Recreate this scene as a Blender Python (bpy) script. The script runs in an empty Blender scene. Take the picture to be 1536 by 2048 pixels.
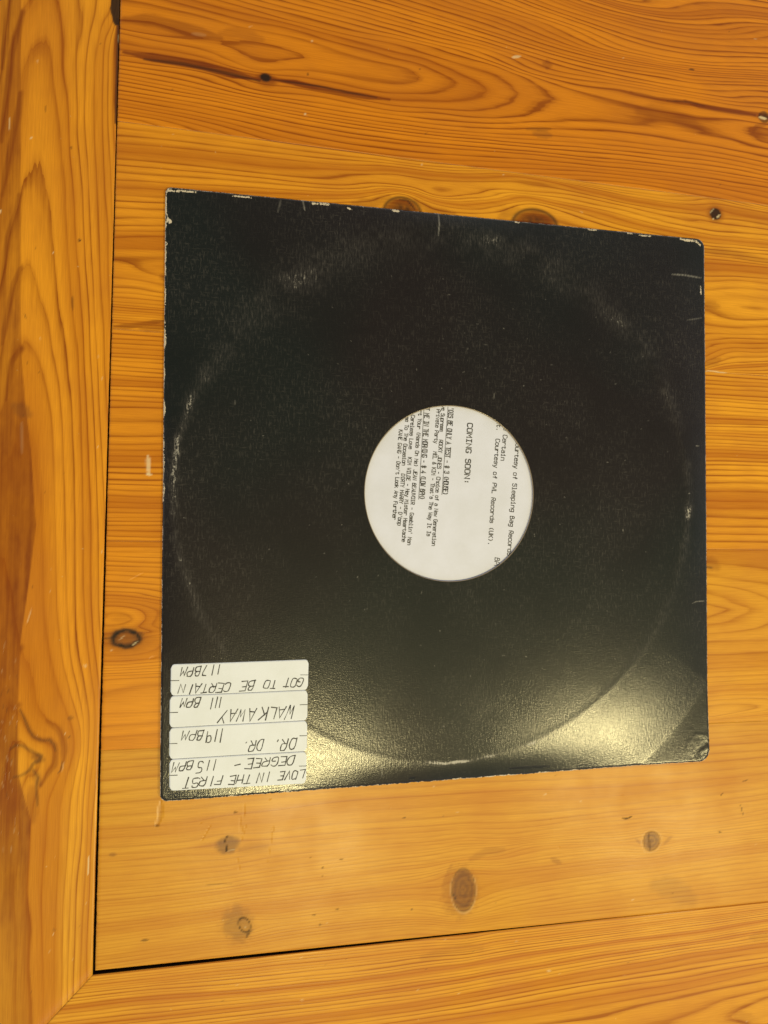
import bpy, math, random
import numpy as np

# ------------------------------------------------------------------ camera, light, exposure
scene = bpy.context.scene
COL = scene.collection
TILT = 0.0160                                   # the sleeve lies turned a little against the boards
RZ = np.array([[math.cos(TILT), -math.sin(TILT), 0], [math.sin(TILT), math.cos(TILT), 0], [0, 0, 1]])
R_CAM = np.array([[0.9782990427500098, 0.001989695722350433, 0.20718837821012695],
                  [-0.006429142091310874, 0.9997638998650751, 0.020755978862624494],
                  [-0.2070981629237205, -0.02163759777582623, 0.978080858250537]]) @ RZ.T
C_CAM = RZ @ np.array([-0.1214485, -0.0181745, 0.3784094])
F_PX = 1411.847712579084

cam_d = bpy.data.cameras.new('camera')
cam = bpy.data.objects.new('camera', cam_d); COL.objects.link(cam)
from mathutils import Matrix
M = Matrix.Identity(4)
for i in range(3):
    for j in range(3):
        M[i][j] = R_CAM[j][i]
    M[i][3] = C_CAM[i]
cam.matrix_world = M
cam_d.sensor_fit = 'VERTICAL'; cam_d.sensor_height = 36.0
cam_d.lens = F_PX / 2048 * 36.0
cam_d.clip_start = 0.01; cam_d.clip_end = 50
scene.camera = cam
scene.render.resolution_x = 768; scene.render.resolution_y = 1024

world = bpy.data.worlds.new('World'); scene.world = world; world.use_nodes = True
bg = world.node_tree.nodes['Background']
_t = world.node_tree; _tc = _t.nodes.new('ShaderNodeTexCoord'); _sx = _t.nodes.new('ShaderNodeSeparateXYZ')
_t.links.new(_tc.outputs['Generated'], _sx.inputs[0])
_r = _t.nodes.new('ShaderNodeValToRGB'); _t.links.new(_sx.outputs['Z'], _r.inputs[0])   # pale walls below, dim ceiling above
_r.color_ramp.elements[0].position = 0.10; _r.color_ramp.elements[0].color = (0.97, 0.97, 1.02, 1)
_r.color_ramp.elements[1].position = 0.78; _r.color_ramp.elements[1].color = (0.185, 0.178, 0.170, 1)
_t.links.new(_r.outputs[0], bg.inputs[0]); bg.inputs[1].default_value = 0.92

def lamp(name, loc, target, size, power, color):
    d = bpy.data.lights.new(name, 'AREA'); d.shape = 'DISK'; d.size = size
    d.energy = power; d.color = color
    o = bpy.data.objects.new(name, d); COL.objects.link(o)
    o.location = loc
    from mathutils import Vector
    o.rotation_euler = (Vector(target) - Vector(loc)).to_track_quat('-Z', 'Y').to_euler()
    return o
for x_, y_ in ((0.07, -0.86), (1.18, -0.87)):            # two spots of a ceiling rail, beyond the lower edge of the picture
    lamp('ceiling_spot', tuple(RZ @ np.array([x_, y_, 1.8])), (0, -.05, 0), 0.22, 17.5, (1.0, 0.845, 0.40))

scene.view_settings.view_transform = 'Standard'; scene.view_settings.look = 'None'
scene.view_settings.exposure = 0.0; scene.view_settings.gamma = 1.0
scene.view_settings.use_curve_mapping = False

# ------------------------------------------------------------------ helpers
def at(px, z=0.0):
    """photo pixels -> metres on the plane at height z"""
    uv = np.atleast_2d(np.array(px, float))
    d = np.stack([(uv[:, 0] - 768) / F_PX, -(uv[:, 1] - 1024) / F_PX, -np.ones(len(uv))], 1) @ R_CAM
    t = (z - C_CAM[2]) / d[:, 2]
    return (C_CAM + d * t[:, None])[:, :2]

def mm(px, z=0.0):
    return at(px, z) * 1000

def from_crop(pts, ox, oy, s):
    return [(ox + x / s, oy + y / s) for x, y in pts]

_rs = np.random.RandomState(7)
_lat = _rs.rand(512, 512)
def vnoise(x, y, seed=0):
    x = np.asarray(x) + seed * 37.17; y = np.asarray(y) + seed * 91.31
    xi = np.floor(x).astype(int); yi = np.floor(y).astype(int)
    fx = x - xi; fy = y - yi
    fx = fx * fx * (3 - 2 * fx); fy = fy * fy * (3 - 2 * fy)
    a = _lat[yi % 512, xi % 512]; b = _lat[yi % 512, (xi + 1) % 512]
    c = _lat[(yi + 1) % 512, xi % 512]; d = _lat[(yi + 1) % 512, (xi + 1) % 512]
    return (a + (b - a) * fx) * (1 - fy) + (c + (d - c) * fx) * fy
def fbm(x, y, seed=0, o=3):
    s = 0; a = 1.0; t = 0
    for k in range(o):
        s = s + a * vnoise(x * 2 ** k, y * 2 ** k, seed + k * 5); t += a; a *= 0.55
    return s / t
def sst(a, b, x):
    t = np.clip((x - a) / (b - a), 0, 1); return t * t * (3 - 2 * t)

def seg_dist(X, Y, pts):
    """distance of every point to a polyline, and the fraction along it"""
    best = np.full(X.shape, 1e9); along = np.zeros(X.shape)
    L = [0.0]
    for a, b in zip(pts[:-1], pts[1:]):
        L.append(L[-1] + math.hypot(b[0] - a[0], b[1] - a[1]))
    for k, (a, b) in enumerate(zip(pts[:-1], pts[1:])):
        dx, dy = b[0] - a[0], b[1] - a[1]; q = dx * dx + dy * dy + 1e-12
        t = np.clip(((X - a[0]) * dx + (Y - a[1]) * dy) / q, 0, 1)
        d = np.hypot(X - a[0] - t * dx, Y - a[1] - t * dy)
        m = d < best
        best[m] = d[m]; along[m] = ((L[k] + t * (L[k + 1] - L[k])) / max(L[-1], 1e-9))[m]
    return best, along

def stroke(field, X, Y, pts, w, amt, soft=0.6, taper=True):
    """add a dark or light line (mm) to a field, only where it can reach"""
    P = np.array(pts); r = w + soft + 0.2
    m = (X > P[:, 0].min() - r) & (X < P[:, 0].max() + r) & (Y > P[:, 1].min() - r) & (Y < P[:, 1].max() + r)
    if not m.any(): return
    d, t = seg_dist(X[m], Y[m], [tuple(p) for p in P])
    ww = w * (np.clip(np.minimum(t, 1 - t) * 5, 0.25, 1) if taper else 1)
    v = amt * (1 - sst(ww * 0.5, ww * 0.5 + soft, d))
    field[m] = np.maximum(field[m], v)

def new_obj(name, mesh, parent=None):
    o = bpy.data.objects.new(name, mesh); COL.objects.link(o)
    if parent is not None: o.parent = parent
    return o

def mesh_np(name, V, Q, attrs=None, mat=None, smooth=True):
    """mesh from numpy vertices (metres) and quads"""
    me = bpy.data.meshes.new(name)
    V = np.asarray(V, np.float32); Q = np.asarray(Q, np.int32)
    me.vertices.add(len(V)); me.vertices.foreach_set('co', V.ravel())
    k = Q.shape[1]
    me.loops.add(Q.size); me.loops.foreach_set('vertex_index', Q.ravel())
    me.polygons.add(len(Q)); me.polygons.foreach_set('loop_start', np.arange(0, Q.size, k, dtype=np.int32))
    me.update(calc_edges=True)
    if smooth:
        me.polygons.foreach_set('use_smooth', np.ones(len(Q), bool))
    for n, a in (attrs or {}).items():
        at_ = me.attributes.new(n, 'FLOAT', 'POINT'); at_.data.foreach_set('value', np.asarray(a, np.float32).ravel())
    if mat: me.materials.append(mat)
    me.validate()
    return me

def tag(o, label=None, cat=None, group=None, kind=None):
    if label: o['label'] = label
    if cat: o['category'] = cat
    if group: o['group'] = group
    if kind: o['kind'] = kind

class NT:
    def __init__(s, name):
        s.m = bpy.data.materials.new(name); s.m.use_nodes = True
        s.t = s.m.node_tree; s.b = s.t.nodes['Principled BSDF']
    def n(s, typ, **kw):
        x = s.t.nodes.new(typ)
        for k, v in kw.items(): setattr(x, k, v)
        return x
    def l(s, a, b): s.t.links.new(a, b)
    def put(s, sock, v):
        if hasattr(v, 'is_output') or isinstance(v, bpy.types.NodeSocket): s.l(v, sock)
        else: sock.default_value = v
    def math(s, op, a, b=None, c=None, clamp=False):
        x = s.n('ShaderNodeMath', operation=op, use_clamp=clamp)
        s.put(x.inputs[0], a)
        if b is not None: s.put(x.inputs[1], b)
        if c is not None: s.put(x.inputs[2], c)
        return x.outputs[0]
    def mix(s, f, a, b, typ='MIX'):
        x = s.n('ShaderNodeMix', data_type='RGBA', blend_type=typ)
        s.put(x.inputs[0], f); s.put(x.inputs[6], a); s.put(x.inputs[7], b)
        return x.outputs[2]
    def attr(s, name):
        return s.n('ShaderNodeAttribute', attribute_name=name).outputs['Fac']
    def noise(s, vec, scale, detail=2.0, rough=0.5, dim='3D', w=None):
        x = s.n('ShaderNodeTexNoise', noise_dimensions=dim)
        if vec is not None: s.l(vec, x.inputs['Vector'])
        if w is not None: s.put(x.inputs['W'], w)
        x.inputs['Scale'].default_value = scale; x.inputs['Detail'].default_value = detail
        x.inputs['Roughness'].default_value = rough
        return x.outputs['Fac']
    def ramp(s, f, stops, interp='LINEAR'):
        x = s.n('ShaderNodeValToRGB'); r = x.color_ramp; r.interpolation = interp
        while len(r.elements) < len(stops): r.elements.new(0.5)
        for e, (p, c) in zip(r.elements, stops):
            e.position = p; e.color = (c, c, c, 1) if not isinstance(c, tuple) else (*c, 1)
        s.put(x.inputs[0], f)
        return x.outputs[0]
    def map(s, v, a, b, c=0.0, d=1.0):
        x = s.n('ShaderNodeMapRange'); s.put(x.inputs[0], v)
        for i, k in enumerate((a, b, c, d)): s.put(x.inputs[i + 1], k)
        return x.outputs[0]
    def scaled(s, sx, sy, sz=1.0):
        tc = s.n('ShaderNodeTexCoord').outputs['Object']
        x = s.n('ShaderNodeVectorMath', operation='MULTIPLY'); s.l(tc, x.inputs[0])
        x.inputs[1].default_value = (sx, sy, sz)
        return x.outputs[0]
    def bump(s, h, strength, dist, normal=None):
        x = s.n('ShaderNodeBump'); x.inputs['Strength'].default_value = strength
        x.inputs['Distance'].default_value = dist; s.l(h, x.inputs['Height'])
        if normal is not None: s.l(normal, x.inputs['Normal'])
        return x.outputs[0]

# ------------------------------------------------------------------ materials
def wood_material(name, along):
    """along = 'x' or 'y': the direction the fibres run.  The growth-ring phase, knots and stains are
    attributes of the mesh (they belong to the board); colours and fibre come from nodes."""
    w = NT(name)
    ring = w.attr('ring'); tone = w.attr('tone'); dark = w.attr('dark'); hue = w.attr('hue')
    con = w.attr('contrast'); grey = w.attr('grey'); light = w.attr('light'); dent = w.attr('dent')
    fib = w.scaled(14, 520, 14) if along == 'x' else w.scaled(520, 14, 14)
    fib2 = w.scaled(60, 1900, 60) if along == 'x' else w.scaled(1900, 60, 60)
    wav = w.scaled(9, 60, 9) if along == 'x' else w.scaled(60, 9, 9)
    nf = w.noise(fib, 1.0, 3.0, 0.55); nf2 = w.noise(fib2, 1.0, 2.0, 0.6)
    nw = w.noise(wav, 1.0, 2.0, 0.5)
    blot = w.noise(w.scaled(1, 1, 1), 22.0, 3.0, 0.55)
    # phase with a little natural wander
    ph = w.math('ADD', ring, w.math('MULTIPLY', w.math('SUBTRACT', nw, 0.5), 0.55))
    ph = w.math('ADD', ph, w.math('MULTIPLY', w.math('SUBTRACT', nf, 0.5), 0.22))
    ph = w.math('ADD', ph, w.math('MULTIPLY', w.math('SUBTRACT', w.noise(None, 0.45, 1.0, 0.5, '1D', ring), 0.5), 0.85))   # thick and thin years
    f = w.math('FRACT', ph)
    late = w.ramp(f, [(0.0, 0.80), (0.06, 0.42), (0.15, 0.10), (0.32, 0.03), (0.58, 0.11), (0.78, 0.36), (0.91, 0.80), (0.965, 1.0)], 'EASE')
    wn = w.n('ShaderNodeTexWhiteNoise', noise_dimensions='1D')
    w.l(w.math('FLOOR', ph), wn.inputs['W'])
    amp = w.map(wn.outputs['Value'], 0, 1, 0.58, 1.15)
    amp = w.math('MULTIPLY', amp, w.map(blot, 0.3, 0.7, 0.75, 1.12))
    fade = w.noise(w.scaled(11, 170, 11) if along == 'x' else w.scaled(170, 11, 11), 1.0, 3.0, 0.6)
    amp = w.math('MULTIPLY', amp, w.map(fade, 0.34, 0.60, 0.62, 1.32))
    late = w.math('MULTIPLY', w.math('MULTIPLY', late, amp), con, clamp=True)
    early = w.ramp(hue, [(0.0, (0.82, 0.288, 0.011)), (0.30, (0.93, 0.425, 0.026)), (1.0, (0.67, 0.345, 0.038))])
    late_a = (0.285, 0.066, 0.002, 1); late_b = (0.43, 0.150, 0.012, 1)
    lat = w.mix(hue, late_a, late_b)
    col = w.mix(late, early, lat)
    # slow shade differences between bundles of rings and along the fibre
    slow = w.noise(None, 0.23, 2.0, 0.5, '1D', ring)
    col = w.mix(w.math('MULTIPLY', w.map(slow, 0.42, 0.70, 0.0, 0.70), w.map(con, 0.3, 1.0, 0.25, 1.0)), col, (0.47, 0.130, 0.006, 1))
    col = w.mix(w.map(nf2, 0.35, 0.70, 0.0, 0.26), col, (0.30, 0.080, 0.005, 1))
    col = w.mix(w.map(blot, 0.42, 0.75, 0.0, 0.34), col, (0.52, 0.17, 0.015, 1))
    tn = w.math('MULTIPLY', tone, w.math('MULTIPLY', w.map(nf, 0.25, 0.7, 0.62, 1.12), w.map(blot, 0.3, 0.7, 0.8, 1.1)), clamp=True)
    col = w.mix(tn, col, (0.19, 0.036, 0.004, 1))
    col = w.mix(w.math('MULTIPLY', grey, w.map(nf, 0.3, 0.7, 0.75, 1.0), clamp=True), col, (0.150, 0.052, 0.016, 1))
    col = w.mix(w.math('MULTIPLY', dark, 1.0, clamp=True), col, (0.020, 0.010, 0.005, 1))
    spk = w.noise(w.scaled(1, 1, 1), 330.0, 1.0, 0.5)
    col = w.mix(w.map(spk, 0.80, 0.83, 0.0, 0.25), col, (0.85, 0.62, 0.30, 1))
    col = w.mix(light, col, (0.86, 0.70, 0.42, 1))
    w.l(col, w.b.inputs['Base Color'])
    rg = w.map(blot, 0.3, 0.7, 0.30, 0.42)
    rg = w.math('ADD', rg, w.math('MULTIPLY', late, -0.05))
    rg = w.math('ADD', rg, w.math('MULTIPLY', dark, 0.2))
    w.l(rg, w.b.inputs['Roughness'])
    w.b.inputs['Specular IOR Level'].default_value = 0.24
    h = w.math('ADD', w.math('MULTIPLY', late, -0.55), w.math('MULTIPLY', nf, 0.5))
    h = w.math('ADD', h, w.math('MULTIPLY', nf2, 0.25))
    peel = w.noise(w.scaled(1, 1, 1), 420.0, 2.0, 0.5)
    h = w.math('ADD', h, w.math('MULTIPLY', peel, 0.45))
    h = w.math('ADD', h, w.math('MULTIPLY', dent, -3.0))
    h = w.math('ADD', h, w.math('MULTIPLY', dark, -0.8))
    w.l(w.bump(h, 0.55, 0.00007), w.b.inputs['Normal'])
    return w.m

WOOD_X = wood_material('varnished_pine_along_x', 'x')
WOOD_Y = wood_material('varnished_pine_along_y', 'y')

def plain(name, col, rough=0.6, spec=0.3):
    w = NT(name)
    n = w.noise(w.scaled(1, 1, 1), 260.0, 3.0, 0.6)
    c = w.mix(w.map(n, 0.3, 0.7, 0.0, 0.35), (*col, 1), tuple(k * 0.7 for k in col) + (1,))
    w.l(c, w.b.inputs['Base Color'])
    w.b.inputs['Roughness'].default_value = rough; w.b.inputs['Specular IOR Level'].default_value = spec
    return w.m
UNDER = plain('dark_unfinished_wood', (0.030, 0.016, 0.008), 0.9, 0.1)

# ------------------------------------------------------------------ the table
# crops in which the grain was measured: (x offset, y offset, magnification)
Z1 = (230, 0, 5.12); Z2 = (500, 0, 5.12); Z3 = (800, 50, 5.12); Z4 = (1250, 100, 5.37)
P1 = (700, 330, 3.84); P2 = (1380, 380, 5.12); P8 = (200, 480, 8.533)
P3 = (180, 1150, 8.19); P5 = (820, 1600, 5.908); P7 = (1200, 1840, 4.571)
C5 = (1024, 512, 3); C7 = (1024, 1024, 3)
L1 = (0, 0, 5.12); L2 = (0, 400, 5.12); L3 = (0, 1250, 5.12); L4 = (0, 1648, 5.12)
PX = (0, 0, 1)
BOARDS = {}
BOARDS[0] = [
 (1, Z2, [(0,410),(200,455),(380,500),(500,555),(590,595),(450,612),(250,650),(100,645),(0,605)]),
 (1, Z1, [(1450,645),(1300,570),(1100,440),(1080,400),(1350,410)]),
 (1, Z1, [(100,200),(400,220),(700,310),(900,375)]),
 (0.3, Z2, [(100,530),(300,570)]), (0.4, Z1, [(150,290),(450,330)]),
 (2, Z1, [(100,350),(400,420),(800,480),(1000,540),(1300,670),(1450,725)]),
 (2, Z2, [(80,725),(200,725),(350,710),(600,715),(800,745),(1000,775),(1200,820),(1350,820)]),
 (2, Z3, [(0,582),(80,570),(132,540),(80,480),(0,440)]),
 (2, Z2, [(0,300),(200,340),(450,395),(700,470),(900,550),(1200,630),(1400,670)]),
 (2, Z1, [(1300,285),(1050,215),(800,150),(500,95),(300,40),(150,20)]),
 (3, Z3, [(0,360),(150,390),(350,470),(500,540),(555,600),(480,650),(300,690),(0,695)]),
 (3, Z2, [(0,225),(300,270),(600,355),(900,440),(1200,520)]),
 (3, Z2, [(1200,910),(900,850),(650,805),(400,775)]),
 (3, Z1, [(300,490),(600,530),(900,590),(1200,690),(1400,745)]),
 (3, Z1, [(1200,175),(900,100),(600,30)]),
 (4, Z3, [(0,290),(200,330),(450,430),(650,520),(800,590),(905,660),(850,720),(650,770),(450,785),(200,770),(0,770)]),
 (4, Z2, [(0,150),(200,190),(500,270),(800,345),(1100,430)]),
 (4, Z2, [(1400,1015),(1200,985),(1000,945),(700,885),(450,835),(250,810)]),
 (4, Z1, [(90,520),(300,545),(600,600),(900,650),(1200,720),(1450,790)]),
 (5, Z3, [(0,220),(300,310),(600,410),(900,510),(1100,610),(1195,700),(1140,780),(900,850),(700,870),(400,860),(100,840)]),
 (5, Z2, [(0,95),(300,180),(700,285),(1000,360)]),
 (5, Z2, [(1300,1050),(1000,995),(700,935),(450,880)]),
 (5, Z1, [(300,600),(600,650),(900,705),(1300,800)]),
 (6, Z3, [(0,150),(300,220),(700,340),(1000,430),(1300,550),(1500,670),(1622,755),(1500,850),(1250,930),(1000,950),(700,940),(300,900),(0,890)]),
 (6, Z2, [(0,40),(300,115),(700,210),(1000,300)]),
 (6, Z2, [(1200,1090),(800,1010),(500,960),(300,945)]),
 (6, Z1, [(1350,890),(1200,840),(900,745),(600,700),(300,665),(80,640)]),
 (8, Z3, [(0,60),(300,145),(700,235),(1000,350),(1300,480),(1536,545)]),
 (7, Z3, [(0,935),(400,985),(700,1005),(1000,1010),(1400,1000)]),
 (8, Z4, [(0,430),(150,480),(350,520),(500,550),(640,545),(800,600),(1000,630),(1200,650),(1400,680)]),
 (7, Z4, [(0,545),(200,600),(400,650),(600,690),(800,740),(1100,740),(1350,760)]),
 (7, Z4, [(0,810),(250,830),(500,800),(700,850),(900,930),(1100,960),(1300,1040),(1536,1080)]),
 (6.9, Z4, [(500,750),(650,770)]), (6.3, Z4, [(1200,850)]),
 (6, Z4, [(1430,820),(1380,880),(1420,950),(1536,990)]),
 (8, Z4, [(0,900),(300,935),(600,980),(900,1030),(1200,1090),(1536,1160)]),
 (9, Z4, [(0,985),(300,1015),(600,1040),(900,1080),(1200,1140),(1536,1210)]),
 (11, Z4, [(0,1090),(400,1130),(800,1170),(1200,1240),(1536,1310)]),
 (20, Z4, [(0,1490)]), (15.5, Z4, [(1536,1500)]),
 (11, Z4, [(0,310),(400,390),(800,460),(1100,505),(1400,500)]),
 (14, Z4, [(0,180),(400,240),(700,300),(1000,330),(1536,350)]),
 (20, Z4, [(0,10),(400,100),(900,170)]), (33, PX, [(1250,0)]), (26, PX, [(1536,60)]), (37, PX, [(1536,-40)]),
 (20.5, Z1, [(80,1229)]), (17, Z1, [(1536,1427)]), (10, Z1, [(100,800)]), (14.5, Z1, [(100,1000)]), (11, Z1, [(1000,1000)]),
 (15, Z2, [(1536,1536)]), (17, Z3, [(768,1455)]), (17.5, Z3, [(1400,1500)]), (12, Z3, [(700,1200)]),
 (14.5, Z2, [(1536,0)]), (19, Z3, [(1536,0)]), (9, Z2, [(400,-40)]), (24, PX, [(1000,-60)]), (5, PX, [(300,-40)]),
]
BOARDS[1] = [
 (0, PX, [(243,243),(700,303),(1100,356),(1536,414)]),
 (2.5, PX, [(243,280)]), (6.5, PX, [(243,340)]), (11, PX, [(240,405)]), (14, PX, [(238,450)]),
 (4, P1, [(0,30),(300,40),(600,80),(900,95),(1300,90),(1536,130)]),
 (5, P1, [(0,65),(300,65),(600,110),(850,125),(1200,120),(1536,160)]),
 (7, P1, [(0,180),(250,160),(450,180),(620,240),(800,260),(1000,250),(1250,215),(1536,240)]),
 (9, P1, [(0,225),(200,200),(350,185),(500,212),(650,270),(850,305),(1100,290),(1350,245),(1536,290)]),
 (11, P1, [(0,295),(150,285),(300,228),(380,213),(480,250),(600,330),(700,365),(1000,380),(1150,370),(1300,310),(1450,305),(1536,330)]),
 (16, P8, [(280,0),(700,5),(1050,-5)]), (17, P8, [(300,140),(700,145),(1050,150)]),
 (18, P8, [(270,320),(400,350),(600,350),(800,300),(1050,265)]),
 (18, P8, [(520,400),(600,430),(750,540),(1000,620)]), (17.4, P8, [(1000,430)]),
 (19, P8, [(280,660),(600,680),(900,750)]), (20, P8, [(280,780),(550,780),(900,860)]),
 (21, P8, [(280,890),(600,900),(900,950)]), (22, P8, [(280,975),(900,1030)]), (23, P8, [(280,1050),(900,1100)]),
 (27, P8, [(280,1240),(900,1280)]), (33, P8, [(230,1518),(1050,1570)]),
 (2, P2, [(0,120),(200,108),(400,140),(799,210)]), (6, P2, [(0,330),(200,312),(400,360),(799,410)]),
 (4, P2, [(380,230),(799,290)]),
 (12, P2, [(130,600),(400,625),(799,670)]), (14, P2, [(130,660),(400,685),(799,740)]), (16, P2, [(130,770),(799,800)]),
 (17, P2, [(130,825),(400,830),(799,860)]), (18, P2, [(140,885),(450,888),(799,910)]), (19, P2, [(140,940),(500,935),(799,965)]),
 (20, P2, [(140,1000),(450,985),(799,1020)]), (21, P2, [(140,1095),(280,1100),(400,1080),(550,1075),(799,1110)]),
 (21, P2, [(180,1180),(300,1200),(350,1270),(450,1310),(799,1315)]), (20.4, P2, [(550,1200),(750,1210)]),
 (22, P2, [(140,1360),(300,1390),(500,1410),(799,1400)]), (23, P2, [(140,1475),(799,1475)]),
 (24, P2, [(140,1550),(250,1545),(400,1520),(799,1530)]), (25, P2, [(140,1645),(350,1580),(799,1580)]),
 (26, P2, [(140,1710),(350,1630),(799,1620)]), (27, P2, [(140,1760),(400,1665),(799,1665)]),
 (28, P2, [(140,1800),(400,1720),(799,1715)]), (29, P2, [(140,1830),(400,1770),(799,1760)]),
 (31, P2, [(150,1850),(400,1820),(799,1800)]), (33, P2, [(140,1860),(799,1880)]),
]
BOARDS[2] = [
 (0, PX, [(225,658),(800,700),(1405,742)]), (15, PX, [(222,802),(325,806)]), (19, PX, [(220,890)]), (31, PX, [(215,1024),(322,1026)]),
 (37, PX, [(213,1081),(800,1090)]), (25, PX, [(1408,940),(1530,940)]), (35, PX, [(1415,1099),(1536,1101)]), (12, PX, [(1405,845),(1536,850)]), (0, PX, [(1536,752)]),
]
BOARDS[3] = [
 (0, PX, [(213,1081),(800,1090)]), (5, PX, [(213,1130),(322,1134)]), (10, P3, [(280,270),(700,290),(1170,380)]),
 (13, P3, [(280,440),(700,455),(900,500),(1170,590)]),
 (14, P3, [(280,520),(600,535),(800,590),(890,680),(850,780),(750,850)]),
 (15, P3, [(310,720),(400,630),(560,620),(690,720),(600,830),(400,820)]), (15.6, P3, [(500,725)]),
 (14, P3, [(230,960),(1000,960)]), (12.5, P3, [(280,1230),(600,1245),(900,1130),(1170,1000)]),
 (9, P3, [(220,1530),(700,1500),(1150,1470)]), (6, P3, [(220,1650),(1150,1600)]), (0, PX, [(200,1504),(800,1475),(1440,1450)]),
 (3, PX, [(205,1430),(322,1425)]),
 (0, C7, [(1170,240),(1536,240)]), (2, C7, [(1165,380),(1536,430)]), (4, C7, [(1165,470),(1300,510),(1450,600),(1300,670),(1165,690)]),
 (5, C7, [(1165,545),(1310,590),(1165,640)]), (2, C7, [(1165,780),(1536,770)]), (0, C7, [(1165,900),(1536,890)]), (-8, C7, [(1165,1240),(1536,1190)]),
]
BOARDS[4] = [
 (0, PX, [(200,1504),(800,1475),(1440,1450)]), (7, PX, [(330,1650),(700,1600),(1400,1560)]), (14, PX, [(300,1760),(700,1705),(1400,1650)]),
 (18, P5, [(300,700),(700,690),(850,655),(1100,590),(1400,520)]), (25, P5, [(0,1060),(400,1060)]), (25, P5, [(860,920),(1200,880),(1536,840)]),
 (30, P5, [(0,1300),(400,1300),(900,1260),(1536,1150)]), (37, P5, [(0,1530),(700,1520),(1400,1480)]), (36, PX, [(250,1930)]), (25, PX, [(250,1850)]), (36, PX, [(1500,1800)]),
 (26, PX, [(1500,1700)]),
]
RAIL_B = [
 (0, PX, [(200,1950),(700,1896),(1200,1843),(1536,1806)]), (15, PX, [(250,2048)]), (21, PX, [(700,2048)]), (10, PX, [(690,1965)]), (8, PX, [(250,1990)]),
 (11, P7, [(0,250),(400,200),(800,150),(1536,30)]), (18, P7, [(0,460),(400,390),(800,310),(1536,205)]),
 (22, P7, [(0,640),(700,540),(1536,390)]), (24, P7, [(0,780),(400,715),(800,640),(1536,470)]),
 (25, P7, [(0,870),(350,785),(700,722),(1000,650),(1536,540)]), (26, P7, [(370,945),(700,855),(1100,722),(1536,612)]),
 (27, P7, [(1536,720),(1350,800),(1240,870),(1400,945)]), (27.6, P7, [(1536,850)]), (26, P7, [(700,1200),(1400,1100)]), (34, PX, [(700,2200)]), (40, PX, [(250,2250)]),
]
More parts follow.
